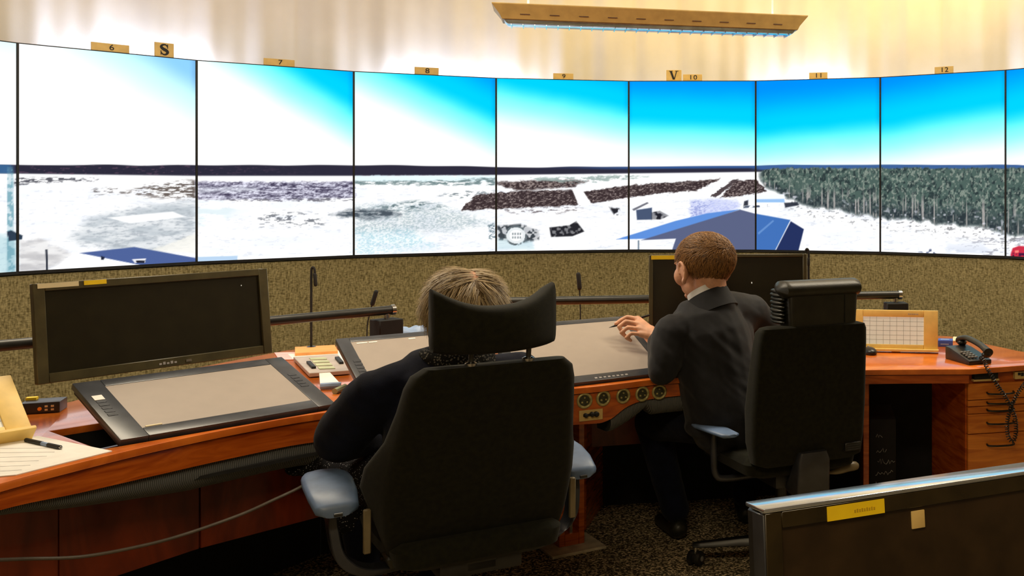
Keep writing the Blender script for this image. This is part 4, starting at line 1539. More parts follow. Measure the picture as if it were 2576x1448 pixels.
d = 4.86
b0 = P(783, 866, d)
b0.z = DZ
mic('tall hooked black microphone stem right of the left monitor', [b0, P(783, 780, d), P(783, 700, d), P(784, 676, d), P(789, 673, d), P(792, 684, d), P(792, 712, d)], 0.0055, (P(792, 690, d), P(794, 716, d), 0.008))
d = 4.72
b0 = P(922, 845, d)
b0.z = DZ
mic('thin tilted microphone with looped head above the left rail', [b0, P(924, 820, d), P(930, 790, d), P(936, 766, d)], 0.003, (P(937, 764, d), P(946, 734, d), 0.0095))
d = 5.0
b0 = P(1460, 800, d)
b0.z = DZ
mic('short dark microphone standing between the foreground chair and the suited person', [b0, P(1460, 790, d), P(1459, 750, d), P(1458, 726, d)], 0.003, (P(1458, 724, d), P(1455, 690, d), 0.0105))
d = 5.05
b0 = P(2033, 800, d)
b0.z = DZ
mic('small hooked microphone at the right corner of the far monitor', [b0, P(2034, 740, d), P(2034, 668, d), P(2034, 634, d), P(2030, 626, d), P(2026, 632, d)], 0.0055, (P(2034, 650, d), P(2034, 666, d), 0.007))

# mouse
q = PZ(2188, 890, DZ)
ms = thing('computer_mouse', 'dark computer mouse beside the beige touch panel', 'mouse', (q.x, q.y, DZ), 0.3)
hp = MB().ell((0, 0, 0.010), (0.030, 0.05, 0.022))
me = hp.mesh('body')
for v_ in me.vertices:
    v_.co.z = max(v_.co.z, 0.0)
link('body', me, M['black_plastic'], ms, ang=60)
MB().lathe([(0.004, -0.003), (0.004, 0.003)], Matrix.Translation((0, 0.02, 0.030)) @ Matrix.Rotation(math.pi / 2, 4, 'Y'), 10).build('scroll_wheel', M['grey_plastic'], ms)

# blue box and note
q = PZ(2378, 872, DZ)
bb = thing('tissue_box', 'small blue box behind the telephone', 'box', (q.x, q.y, DZ), math.radians(-8))
MB().box(-0.034, 0.034, 0, 0.07, 0, 0.030).build('body', M['blue_plastic'], bb, bevel=0.002)
MB().box(-0.022, 0.016, -0.001, 0, 0.010, 0.015).build('print', M['light_blue'], bb)
MB().box(-0.022, 0.018, 0.015, 0.04, 0.030, 0.0312).build('lid_print', M['light_blue'], bb)
flat('note_pad', 'yellowish note slip beside the blue box', 'paper', [(2398, 846), (2436, 848), (2440, 856), (2396, 856)], DZ + .0005, DZ + .006, M['white_tape'])

# telephone
q = PZ(2436, 908, DZ)
ph = thing('telephone', 'black desk telephone with handset on the right desk', 'telephone', (q.x, q.y, DZ), math.radians(24))
mb = MB()
mb.loft([[Vector((x, y, z)) for x, z in ((-0.055, 0.0), (0.055, 0.0), (0.055, h), (-0.055, h))] for y, h in ((-0.095, 0.018), (-0.06, 0.026), (0.06, 0.052), (0.10, 0.056))])
mb.build('base', M['black_plastic'], ph, bevel=0.004)
for r_ in range(4):
    for c__ in range(3):
        y = -0.07 + 0.02 * r_
        MB().cbox((-0.038 + 0.016 * c__, y, 0.030 + 0.0042 * r_), (0.011, 0.013, 0.006)).build('key', M['grey_plastic'], ph, bevel=0.001, seg=1)
hs = catmull([(0.028, -0.115, 0.050), (0.028, -0.10, 0.058), (0.028, -0.06, 0.072), (0.028, 0.0, 0.084), (0.028, 0.06, 0.090), (0.028, 0.10, 0.082), (0.028, 0.115, 0.074)], 5)
rings = []
n_ = len(hs)
for i, p in enumerate(hs):
    f = abs(i / (n_ - 1) - .5) * 2
    w, t = 0.017 + 0.008 * f ** 3, 0.011 + 0.008 * f ** 3
    if i in (0, n_ - 1):
        w, t = w * .6, t * .6
    rings.append([Vector((p[0] + w * math.cos(q_), p[1], p[2] + t * math.sin(q_))) for q_ in [2 * math.pi * k / 14 for k in range(14)]])
h_o = MB().loft(rings).build('handset', M['black_leather'], ph)
MB().ell((0.028, -0.098, 0.040), (0.022, 0.02, 0.014)).build('mouthpiece', M['black_plastic'], h_o)
MB().ell((0.028, 0.098, 0.066), (0.022, 0.02, 0.014)).build('earpiece', M['black_plastic'], h_o)
# coiled cord: over the desk edge, down the drawers and back up
core = [P(2466, 900, 4.42), P(2474, 904, 4.39), P(2482, 922, 4.37), P(2500, 955, 4.35), P(2530, 1000, 4.345), P(2552, 1045, 4.345), P(2556, 1085, 4.345), P(2548, 1110, 4.345), P(2536, 1096, 4.345),
        P(2534, 1060, 4.34), P(2545, 1020, 4.34), P(2560, 990, 4.34), P(2580, 962, 4.36), P(2605, 930, 4.42)]
ck = catmull([tuple(p) for p in core], 40)
cum = [0.0]
for i in range(1, len(ck)):
    cum.append(cum[-1] + float(np.linalg.norm(ck[i] - ck[i - 1])))
tot = cum[-1]
turns = 75
cum = np.array(cum)
ck = np.array(ck)
hel = []
for i in range(turns * 8 + 1):
    s_ = tot * i / (turns * 8)
    p = Vector([np.interp(s_, cum, ck[:, j]) for j in range(3)])
    pb_ = Vector([np.interp(min(s_ + .004, tot), cum, ck[:, j]) for j in range(3)])
    pa_ = Vector([np.interp(max(s_ - .004, 0), cum, ck[:, j]) for j in range(3)])
    t = (pb_ - pa_).normalized()
    n1_ = Vector((0, 1, 0)).cross(t).normalized()
    n2_ = t.cross(n1_)
    an = 2 * math.pi * i / 8
    hel.append(p + (n1_ * math.cos(an) + n2_ * math.sin(an)) * 0.0075)
MB().tube(hel, 0.0024, 5).build('coiled_cord', M['black_plastic'], ph, world=True)


# ================================================================== PENDANT LUMINAIRE
LA, LB = P(1262, 44, 5.62), P(2000, 70, 6.02)
d = LB - LA
yaw = math.atan2(d.y, d.x)
zL = (LA.z + LB.z) / 2
cL = (LA + LB) / 2
lum = thing('pendant_lamp', 'long pendant lamp with tan sides hanging from the ceiling', 'lamp', (cL.x, cL.y, zL), yaw)
Lh = d.to_2d().length / 2
mb = MB()
# body: trapezoid section, ends sloping outwards towards the top
mb.loft([[Vector((sx * (Lh + ex), sy * wy, z)) for sx, sy in ((-1, -1), (1, -1), (1, 1), (-1, 1))] for z, ex, wy in ((-0.022, -0.004, .085), (0.0, 0.006, .095), (0.050, 0.045, .13), (0.056, 0.045, .13))])
mb.build('body', M['lamp_body'], lum, bevel=0.006, seg=2)
lv = MB().loft([[Vector((sx * (Lh - ex), sy * wy, z)) for sx, sy in ((-1, -1), (1, -1), (1, 1), (-1, 1))] for z, ex, wy in ((-0.042, .03, .07), (-0.022, 0.012, .083))]).build('louvre', M['lamp_louvre'], lum, bevel=0.004, seg=1)
for k in range(26):
    x = -Lh + 0.05 + (2 * Lh - 0.1) * k / 25
    MB().cbox((x, 0, -0.044), (0.004, 0.13, 0.010)).build('blade', M['lamp_louvre'], lv)
for k in range(10):
    x = -Lh + 0.12 + (2 * Lh - 0.24) * k / 9
    MB().cbox((x, -0.094 - 0.002, 0.004), (0.05, 0.006, 0.004), None).build('vent_slot', M['seam'], lum)
# emitting uplight trough
MB().box(-Lh + 0.05, Lh - 0.05, -0.08, 0.08, 0.056, 0.060).build('uplight_diffuser', glow_mat('uplight', (1.0, 0.78, 0.45), 4.0), lum)
for (uu) in (1328, 1943):
    pp_ = on_line = None
    t = 0.0
    # find x along lamp matching photo column
    best = min((abs(CX + F_PX * (LA + d * s_).x / (LA + d * s_).y - uu), s_) for s_ in [k / 400 for k in range(401)])
    w = LA + d * best[1]
    loc = ROOTM[lum.name].inverted() @ w
    MB().tube([(loc.x, 0, 0.055), (loc.x, 0, 3.3 - zL)], 0.006, 8).build('suspension_rod', M['white_rod'], lum)

# ================================================================== CHAIRS
def rr_ring(x_back, x_front, y_back, y_front, z, r=0.03, n=5, cx=0.0, tilt=0.0):
    """rounded quadrilateral ring: back edge half width x_back at y_back, front half width x_front at y_front"""
    cs = [(-x_back, y_back), (x_back, y_back), (x_front, y_front), (-x_front, y_front)]
    ring = []
    for i in range(4):
        p = Vector(cs[i])
        a_ = (Vector(cs[i - 1]) - p)
        b_ = (Vector(cs[(i + 1) % 4]) - p)
        rr_ = min(r, a_.length * .45, b_.length * .45)
        s_, e_ = p + a_.normalized() * rr_, p + b_.normalized() * rr_
        for k in range(n + 1):
            t = k / n
            q = s_ * (1 - t) ** 2 + p * 2 * t * (1 - t) + e_ * t * t
            ring.append(Vector((q.x + cx, q.y, z + tilt * q.x)))
    return ring


def star_base(root, z_seat, rot=0.0, rad=0.31, hub_m='black_plastic', leg_m='black_plastic'):
    MB().lathe([(0.05, 0.07), (0.05, 0.115), (0.032, 0.12), (0.030, 0.2), (0.024, 0.2), (0.024, z_seat - 0.09)], Matrix.Identity(4), 20).build('gas_column', M[hub_m], root)
    for k in range(5):
        a_ = rot + 2 * math.pi * k / 5
        ca, sa = math.cos(a_), math.sin(a_)
        rings = []
        for r_, w, z0, z1 in ((0.03, 0.03, 0.075, 0.118), (0.16, 0.024, 0.078, 0.108), (rad - .02, 0.019, 0.072, 0.092), (rad + .012, 0.016, 0.072, 0.088)):
            rings.append([Vector((ca * r_ - sa * y, sa * r_ + ca * y, z)) for y, z in ((-w, z0), (w, z0), (w * .7, z1), (-w * .7, z1))])
        MB().loft(rings).build('base_leg', M[leg_m], root, bevel=0.003, seg=1)
        cst = MB()
        mw = Matrix.Translation((ca * rad, sa * rad, 0.0285)) @ Matrix.Rotation(a_ + 1.1, 4, 'Z') @ Matrix.Rotation(math.pi / 2, 4, 'X')
        cst.lathe([(0.012, -0.028), (0.027, -0.026), (0.0285, -0.018), (0.0285, -0.010), (0.02, -0.006), (0.02, 0.006), (0.0285, 0.010), (0.0285, 0.018), (0.027, 0.026), (0.012, 0.028)], mw, 18)
        co_ = cst.build('caster', M['black_plastic'], root)
        MB().tube([(ca * rad, sa * rad, 0.03), (ca * rad, sa * rad, 0.075)], 0.008, 8).build('caster_pin', M['chrome'], co_)
        MB().lathe([(0.010, -0.0295), (0.010, 0.0295)], mw, 12).build('caster_hub', M['grey_plastic'], co_)


# ---------------- foreground chair (woman)
F1 = Vector((-0.552, 0.834)).normalized()
BC = Vector((-0.952, 3.05))                       # back centre
seat1 = BC + F1 * 0.27
rz1 = math.atan2(F1.y, F1.x) - math.pi / 2           # local +y = facing
ch1 = thing('office_chair', 'large black office chair with saddle headrest in the foreground', 'chair', (seat1.x, seat1.y, 0), rz1, 'operator chairs')
rings = []
for z, wb, wf, t, r in ((0.415, 0.205, 0.205, 0.06, .025), (0.435, 0.250, 0.246, 0.08, .03), (0.50, 0.262, 0.270, 0.10, .035), (0.57, 0.262, 0.300, 0.14, .04),
                        (0.63, 0.259, 0.325, 0.17, .045), (0.69, 0.254, 0.318, 0.165, .045), (0.77, 0.246, 0.276, 0.13, .045),
                        (0.86, 0.236, 0.256, 0.11, .045), (0.93, 0.226, 0.246, 0.10, .045), (0.967, 0.214, 0.232, 0.09, .04), (0.990, 0.19, 0.20, 0.06, .03)):
    yb = -0.27 - 0.42 * (z - 0.706) + (0.012 if z < 0.43 or z > 0.98 else 0)
    rings.append(rr_ring(wb, wf, yb, yb + t, z, r, 5))
MB().loft(rings).build('backrest', M['black_fabric'], ch1, ang=50)
# lower back shell lip (lighter line along the bottom of the back)
rings = [rr_ring(w, w, y0, y1, z, .02, 4) for z, w, y0, y1 in ((0.396, 0.205, -0.135, -0.06), (0.402, 0.242, -0.158, -0.06), (0.430, 0.254, -0.166, -0.07), (0.437, 0.248, -0.160, -0.08))]
MB().loft(rings).build('back_shell', M['black_leather'], ch1, ang=50)
# headrest with a saddle top
rings = []
for k in range(25):
    s_ = -1 + 2 * k / 24
    x = s_ * 0.176 + 0.004
    e = max(0.0, (abs(s_) - 0.80) / 0.2)
    shrink = math.sqrt(max(0.0, 1 - e * e)) if e < 1 else 0.0
    shrink = max(shrink, 0.55)
    ztop = 1.152 + 0.056 * (s_ * s_) ** 1.2
    zbot = 1.022 + 0.004 * s_ * s_
    zc, hh = (ztop + zbot) / 2, (ztop - zbot) / 2
    hh *= (0.90 + 0.10 * shrink)
    yb = -0.415 + 0.075 * abs(s_) ** 2.2 + 0.018 * s_
    th = 0.085 * shrink + 0.02
    ring = []
    for q in range(20):
        th_ = 2 * math.pi * q / 20
        cx_, sx_ = math.cos(th_), math.sin(th_)
        px_ = math.copysign(abs(cx_) ** 0.55, cx_)
        pz_ = math.copysign(abs(sx_) ** 0.55, sx_)
        ring.append(Vector((x, yb + th / 2 + px_ * th / 2, zc + pz_ * hh)))
    rings.append(ring)
MB().loft(rings).build('headrest', M['black_fabric'], ch1, ang=60)
for sx in (-0.075, 0.085):
    MB().tube([(sx, -0.355, 0.96), (sx, -0.368, 1.05)], 0.0075, 10).build('headrest_post', M['black_metal'], ch1)
    MB().lathe([(0.017, 0), (0.017, 0.012), (0.010, 0.016)], Matrix.Translation((sx, -0.358, 0.986)), 14).build('post_collar', M['chrome'], ch1)
rings = [rr_ring(wb, wf, y0, y1, z, .06, 6) for z, wb, wf, y0, y1 in ((0.395, .20, .22, -.20, .22), (0.41, .235, .25, -.22, .25), (0.455, .245, .26, -.22, .265), (0.475, .225, .24, -.20, .245))]
MB().loft(rings).build('seat', M['black_fabric'], ch1, ang=50)
MB().box(-0.12, 0.12, -0.20, 0.16, 0.355, 0.40).build('seat_mechanism', M['black_plastic'], ch1, bevel=0.01)
MB().box(-0.05, 0.05, -0.20, -0.10, 0.36, 0.45).build('back_bracket', M['black_plastic'], ch1, bevel=0.01)
for sx in (-1, 1):
    dx = 0.0 if sx > 0 else 0.0
    xa = 0.345 if sx > 0 else -0.372
    rings = []
    # pad: slopes down towards the rear, faintly kidney shaped
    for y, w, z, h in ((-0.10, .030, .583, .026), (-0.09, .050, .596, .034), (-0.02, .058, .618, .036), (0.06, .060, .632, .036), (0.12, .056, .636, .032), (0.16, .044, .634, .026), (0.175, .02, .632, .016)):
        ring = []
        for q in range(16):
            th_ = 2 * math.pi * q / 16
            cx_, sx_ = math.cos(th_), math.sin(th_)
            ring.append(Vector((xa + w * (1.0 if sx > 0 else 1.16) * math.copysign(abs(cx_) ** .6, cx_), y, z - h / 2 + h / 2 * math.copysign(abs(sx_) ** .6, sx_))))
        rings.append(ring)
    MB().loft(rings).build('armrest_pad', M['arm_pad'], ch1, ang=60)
    mb = MB().box(xa - .036, xa + .036, -0.085, 0.07, 0.555, 0.585)
    ar = mb.build('armrest_carrier', M['chair_plastic'], ch1, bevel=0.006)
    pts = catmull([(xa, 0.01, 0.57), (xa + sx * .0, -0.01, 0.50), (xa - sx * .02, -0.03, 0.42), (xa - sx * .09, -0.04, 0.375), (xa - sx * .23, -0.02, 0.372)], 5)
    rings = []
    for p in pts:
        rings.append([Vector((p[0] + a1, p[1] + a2, p[2] + a3)) for a1, a2, a3 in ((-.012, -.035, -.008), (.012, -.035, .008), (.012, .035, .008), (-.012, .035, -.008))])
    MB().loft(rings).build('armrest_bracket', M['chair_plastic'], ch1, bevel=0.003, seg=1)
    MB().box(sx * .300 - .010, sx * .300 + .010, -0.135, -0.12, 0.45, 0.575, None).build('armrest_strap', M['knob_beige'], ch1, bevel=0.003, seg=1)
    MB().tube([(xa - .01, -0.105, .566), (xa + .012, -0.105, .566)], .005, 8).build('armrest_screw', M['black_metal'], ch1)
star_base(ch1, 0.45, rot=math.radians(-80), leg_m='knob_beige')

# ---------------- far chair (man)
F2 = Vector((-0.47, 0.882)).normalized()
BC2 = Vector((-0.028, 3.955))
seat2 = BC2 + F2 * 0.28
rz2 = math.atan2(F2.y, F2.x) - math.pi / 2
ch2 = thing('office_chair', 'black office chair with rolled leather headrest behind the suited person', 'chair', (seat2.x, seat2.y, 0), rz2, 'operator chairs')
rings = []
for z, wb, wf, t, r in ((0.452, 0.18, 0.18, 0.06, .02), (0.468, 0.224, 0.222, 0.08, .03), (0.54, 0.234, 0.232, 0.11, .035), (0.66, 0.236, 0.236, 0.125, .04),
                        (0.80, 0.232, 0.230, 0.115, .04), (0.90, 0.227, 0.224, 0.10, .035), (0.950, 0.222, 0.219, 0.09, .03), (0.968, 0.212, 0.208, 0.075, .025), (0.974, 0.19, 0.19, 0.05, .02)):
    yb = -0.28 - 0.10 * (z - 0.72) + (0.01 if z < 0.46 or z > 0.97 else 0)
    rings.append(rr_ring(wb, wf, yb, yb + t, z, r, 5))
MB().loft(rings).build('backrest', M['black_fabric'], ch2, ang=45)
rings = [rr_ring(w, w, y0, y1, z, .018, 4, cx=0.035) for z, w, y0, y1 in ((0.962, .132, -.288, -.20), (0.97, .140, -.296, -.195), (1.09, .146, -.298, -.18), (1.115, .140, -.292, -.18))]
hr = MB().loft(rings).build('headrest', M['black_leather'], ch2, ang=40)
MB().box(0.12, 0.1212, -0.3005, -0.290, 0.975, 1.08).build('headrest_seam', M['matte_black'], hr)
rings = []
for k in range(19):
    s_ = -1 + 2 * k / 18
    e = max(0.0, (abs(s_) - 0.88) / 0.12)
    rr_ = math.sqrt(max(0.02, 1 - e * e))
    ring = []
    for q in range(18):
        th_ = 2 * math.pi * q / 18
        ring.append(Vector((0.03 + s_ * 0.172, -0.255 + 0.062 * rr_ * math.cos(th_), 1.105 + 0.033 * rr_ * math.sin(th_))))
    rings.append(ring)
MB().loft(rings).build('headrest_roll', M['black_leather'], hr, ang=60)
# puckered leather gusset on the left of the headrest
mb = MB()
for k in range(9):
    z = 0.985 + 0.014 * k
    mb.ell((-0.120, -0.22 + 0.004 * (k % 2), z), (0.016 + .003 * (k % 2), 0.055, 0.0095), None, 12, 8)
mb.build('headrest_gusset', M['black_leather'], hr, ang=60)
rings = [rr_ring(wb, wf, y0, y1, z, .06, 6) for z, wb, wf, y0, y1 in ((0.40, .19, .21, -.19, .22), (0.415, .225, .24, -.21, .25), (0.455, .235, .25, -.21, .26), (0.475, .215, .23, -.19, .24))]
MB().loft(rings).build('seat', M['black_fabric'], ch2, ang=50)
MB().box(-0.11, 0.11, -0.18, 0.15, 0.35, 0.405).build('seat_mechanism', M['black_plastic'], ch2, bevel=0.01)
MB().loft([rr_ring(w, w, y0, y1, z, .012, 3) for z, w, y0, y1 in ((0.33, .055, -.27, -.17), (0.35, .068, -.282, -.17), (0.47, .066, -.288, -.24), (0.50, .055, -.284, -.25))]).build('back_bracket', M['chair_plastic'], ch2, ang=40)
lp = MB().box(0.14, 0.21, -0.268, -0.25, 0.482, 0.515).build('lumbar_panel', M['black_plastic'], ch2, bevel=0.003, seg=1)
for k in range(3):
    MB().box(0.147, 0.203, -0.270, -0.267, 0.488 + .008 * k, 0.491 + .008 * k).build('lumbar_rib', M['chair_plastic'], lp)
MB().tube(catmull([(0.10, -0.12, 0.37), (0.16, -0.15, 0.378), (0.22, -0.16, 0.392), (0.255, -0.16, 0.390)], 4), [0.006, 0.006, 0.006, 0.008, 0.012, 0.015, 0.017, 0.018, 0.019, 0.019, 0.018, 0.016, 0.012], 10).build('tilt_lever', M['knob_beige'], ch2)
MB().lathe([(0.014, 0), (0.014, 0.03)], Matrix.Translation((-.02, -.2, .345)) @ Matrix.Rotation(math.pi / 2, 4, 'X'), 12).build('tension_knob', M['knob_beige'], ch2)
for sx in (-1, 1):
    xa = sx * 0.285
    rings = []
    sk = -0.16 if sx < 0 else 0.30
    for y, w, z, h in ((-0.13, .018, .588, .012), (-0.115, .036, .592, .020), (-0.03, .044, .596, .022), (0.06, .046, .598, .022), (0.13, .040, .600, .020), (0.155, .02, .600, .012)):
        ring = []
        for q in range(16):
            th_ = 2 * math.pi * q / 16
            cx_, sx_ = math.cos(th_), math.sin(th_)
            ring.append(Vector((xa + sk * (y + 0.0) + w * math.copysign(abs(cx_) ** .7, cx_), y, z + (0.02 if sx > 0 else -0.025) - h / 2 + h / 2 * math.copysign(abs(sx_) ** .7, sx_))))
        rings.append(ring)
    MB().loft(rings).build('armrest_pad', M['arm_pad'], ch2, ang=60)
    mb = MB().tube(catmull([(xa, 0.0, 0.585 - (0.025 if sx < 0 else 0)), (xa, 0.0, 0.46), (xa * .97, 0.0, 0.385), (xa * .8, 0.0, 0.365), (xa * .3, 0.0, 0.365)], 5), 0.013, 10)
    mb.build('armrest_upright', M['chair_plastic'], ch2)
star_base(ch2, 0.45, rot=math.radians(163) - rz2 + math.radians(20), rad=0.335)


# ================================================================== PEOPLE
def head_parts(mb, m, s=1.0):
    """adds a head (x right, y forward, z up, origin mid head) to a volume set; s = overall scale"""
    sc = Matrix.Diagonal((s, s, s, 1))
    q = m @ sc
    mb.ell((0, -0.018, 0.032), (0.080, 0.101, 0.092), q, 28, 18)          # cranium
    mb.ell((0, 0.022, -0.005), (0.073, 0.076, 0.095), q, 24, 16)          # face
    mb.ell((0, 0.030, -0.066), (0.060, 0.056, 0.056), q, 20, 12)          # jaw
    mb.ell((0, 0.077, -0.106), (0.022, 0.018, 0.016), q, 12, 8)           # chin
    mb.ell((0, 0.084, 0.022), (0.052, 0.016, 0.012), q, 14, 8)            # brow
    for sx in (-1, 1):
        mb.ell((sx * 0.045, 0.050, -0.030), (0.030, 0.034, 0.040), q, 14, 10)   # cheek
        mb.ell((sx * 0.044, 0.018, -0.072), (0.018, 0.045, 0.036), q, 12, 8)    # jaw corner
    mb.cap(q @ Vector((0, 0.090, 0.008)), 0.0085 * s, q @ Vector((0, 0.104, -0.032)), 0.0105 * s, 10)   # nose
    mb.ell((0.010, 0.103, -0.038), (0.009, 0.010, 0.008), q, 10, 6)
    mb.ell((-0.010, 0.103, -0.038), (0.009, 0.010, 0.008), q, 10, 6)
    mb.ell((0, 0.092, -0.064), (0.024, 0.010, 0.0055), q, 12, 8)          # lips
    mb.ell((0, 0.090, -0.074), (0.020, 0.010, 0.0062), q, 12, 8)


def ear(mb, m, sx, s=1.0):
    q = m @ Matrix.Diagonal((s, s, s, 1)) @ Matrix.Translation((sx * 0.074, -0.004, -0.014)) @ Matrix.Rotation(sx * 0.30, 4, 'Z') @ Matrix.Rotation(-0.22, 4, 'X')
    # helix rim, lobe and bowl
    pts = []
    for k in range(13):
        t = math.radians(-100 + 285 * k / 12)
        pts.append(q @ Vector((sx * 0.010, -0.020 * math.cos(t) * 1.0, 0.034 * math.sin(t) * 1.0 + 0.002)))
    for a_, b_ in zip(pts[:-1], pts[1:]):
        mb.cap(a_, 0.0058 * s, b_, 0.0058 * s, 8)
    mb.ell((sx * 0.003, 0.000, 0.0), (0.009, 0.021, 0.033), q, 12, 8)
    mb.ell((sx * 0.008, 0.005, -0.033), (0.007, 0.010, 0.012), q, 10, 8)


def hair_shell(m, s, inside, n, length, drop, seed, infl=1.075, width=0.0018, flow=None, lift=0.25, origin=(0, -0.018, 0.032), rad=(0.080, 0.101, 0.092)):
    """short overlapping tapered strands rooted on the scalp"""
    r_ = random.Random(seed)
    mb = MB()
    o_ = Vector(origin)
    cnt = 0
    tries = 0
    while cnt < n and tries < n * 12:
        tries += 1
        z = r_.uniform(-1, 1)
        a_ = r_.uniform(0, 2 * math.pi)
        k = math.sqrt(1 - z * z)
        dv = Vector((k * math.cos(a_), k * math.sin(a_), z))
        p = o_ + Vector((dv.x * rad[0], dv.y * rad[1], dv.z * rad[2]))
        if not inside(p):
            continue
        nrm = Vector((dv.x / rad[0], dv.y / rad[1], dv.z / rad[2])).normalized()
        fl = flow(p, r_)
        fl = (fl - nrm * fl.dot(nrm))
        if fl.length < 1e-4:
            continue
        fl.normalize()
        side = nrm.cross(fl).normalized()
        L_ = length * r_.uniform(0.6, 1.15)
        w = width * r_.uniform(0.7, 1.3)
        p0 = p + nrm * (infl - 1) * 0.03
        pts = []
        for i in range(4):
            t = i / 3
            q = p0 + fl * L_ * t + nrm * (lift * L_ * math.sin(t * 2.0) * 0.6 + 0.004)
            # keep the strand outside the skull
            e = q - o_
            f = math.sqrt((e.x / rad[0]) ** 2 + (e.y / rad[1]) ** 2 + (e.z / rad[2]) ** 2)
            lim = 1.03 + lift * 0.25 * r_.random()
            if f < lim:
                q = o_ + e * (lim / f)
            q += side * r_.uniform(-1, 1) * drop
            pts.append((q, w * (1 - 0.75 * t)))
        vs, fs = [], []
        for q, ww in pts:
            vs += [m @ ((q - side * ww) * s), m @ ((q + nrm * ww * .6) * s), m @ ((q + side * ww) * s)]
        for i in range(3):
            fs += [(i * 3, i * 3 + 1, i * 3 + 4, i * 3 + 3), (i * 3 + 1, i * 3 + 2, i * 3 + 5, i * 3 + 4)]
        mb.add(vs, fs)
        cnt += 1
    return mb


def scalp_cap(m, s, inside, f=1.045, origin=(0, -0.018, 0.032), rad=(0.080, 0.101, 0.092)):
    mb = MB()
    nu, nv = 56, 36
    o_ = Vector(origin)
    vid = {}
    vs, fs = [], []
    for i in range(nv + 1):
        th = max(0.02, math.pi * i / nv)
        for j in range(nu):
            ph_ = 2 * math.pi * j / nu
            d_ = Vector((math.sin(th) * math.cos(ph_) * rad[0], math.sin(th) * math.sin(ph_) * rad[1], math.cos(th) * rad[2]))
            vs.append((o_ + d_, o_ + d_ * f))
    for i in range(nv):
        for j in range(nu):
            ids = (i * nu + j, i * nu + (j + 1) % nu, (i + 1) * nu + (j + 1) % nu, (i + 1) * nu + j)
            c = sum((vs[k][0] for k in ids), Vector()) / 4
            if inside(c):
                fs.append(ids)
    mb.add([m @ (b_ * s) for a_, b_ in vs], fs)
    return mb


def strip_loose(me):
    bm = bmesh.new()
    bm.from_mesh(me)
    bmesh.ops.delete(bm, geom=[v_ for v_ in bm.verts if not v_.link_faces], context='VERTS')
    bm.to_mesh(me)
    bm.free()


def finish(me, root):
    me.transform(ROOTM[root.name].inverted())
    return me


def wrinkle(me, amp, sx, seed, along_z=0.35):
    n_ = len(me.vertices)
    co = np.zeros(n_ * 3, np.float32)
    me.vertices.foreach_get('co', co)
    no = np.zeros(n_ * 3, np.float32)
    me.vertices.foreach_get('normal', no)
    co = co.reshape(-1, 3).astype(float)
    no = no.reshape(-1, 3).astype(float)
    a_ = (co[:, 0] * 0.8 + co[:, 2] * 0.9) * sx
    b_ = (co[:, 0] * 0.5 - co[:, 2] * 0.5 + co[:, 1] * 0.8) * sx * along_z
    f = fbm(a_ + 40, b_ + 40, seed, 3) - 0.5
    co += no * (amp * 2 * f)[:, None]
    me.vertices.foreach_set('co', co.astype(np.float32).ravel())
    me.update()


# ---------------------------------------------------------------- man in the dark suit
man = thing('person', 'person in a dark suit leaning over the desk, pen in hand', 'person', (-0.30, 4.25, 0))
hip = Vector((-0.375, 4.23, 0.575))
chest = Vector((-0.455, 4.25, 0.90))
neckb = Vector((-0.442, 4.245, 1.035))
Ls, Rs = P(1692, 838, 4.15), P(1890, 784, 4.43)
Lel, Lwr = Vector((-0.615, 4.10, 0.775)), P(1652, 846, 4.30)
Rel, Rwr = Vector((-0.16, 4.52, 0.80)), Vector((-0.36, 4.70, 0.785))
Lhip, Rhip = Vector((-0.44, 4.24, 0.565)), Vector((-0.27, 4.35, 0.565))
Lkn, Lan = P(1640, 1062, 4.52), Vector((-0.62, 4.52, 0.09))
Rkn, Ran = Vector((-0.30, 4.76, 0.53)), Vector((-0.34, 4.74, 0.09))
hc = P(1768, 671, 4.27)
hf = Vector((-0.715, 0.70)).normalized()
hm = Matrix.Translation(hc) @ Matrix.Diagonal((1.18, 1.0, 1.0, 1.0)) @ Matrix.Rotation(math.atan2(hf.y, hf.x) - math.pi / 2, 4, 'Z') @ Matrix.Rotation(-0.12, 4, 'X')
HS = 1.03
body = MB()
head_parts(body, hm, HS)
for sx in (-1, 1):
    ear(body, hm, sx, HS * 1.08)
body.cap(hm @ Vector((0, -0.028, -0.045)), 0.066, neckb + Vector((0.0, 0.0, -0.02)), 0.072, 16)
body.cap(neckb, 0.07, chest, 0.12, 16)
body.cap(chest, 0.125, hip, 0.12, 16)
body.cap(Ls, 0.05, Rs, 0.05, 14)
body.cap(Ls, 0.05, Lel, 0.042, 14)
body.cap(Lel, 0.042, Lwr, 0.028, 14)
body.cap(Rs, 0.05, Rel, 0.042, 14)
body.cap(Rel, 0.042, Rwr, 0.028, 14)
body.cap(Lhip, 0.075, Lkn, 0.055, 14)
body.cap(Lkn, 0.052, Lan, 0.038, 14)
body.cap(Rhip, 0.075, Rkn, 0.055, 14)
body.cap(Rkn, 0.052, Ran, 0.038, 14)


def finger(mb, pts, r0, r1):
    n_ = len(pts)
    for i in range(n_ - 1):
        mb.cap(pts[i], r0 + (r1 - r0) * i / (n_ - 1), pts[i + 1], r0 + (r1 - r0) * (i + 1) / (n_ - 1), 10)


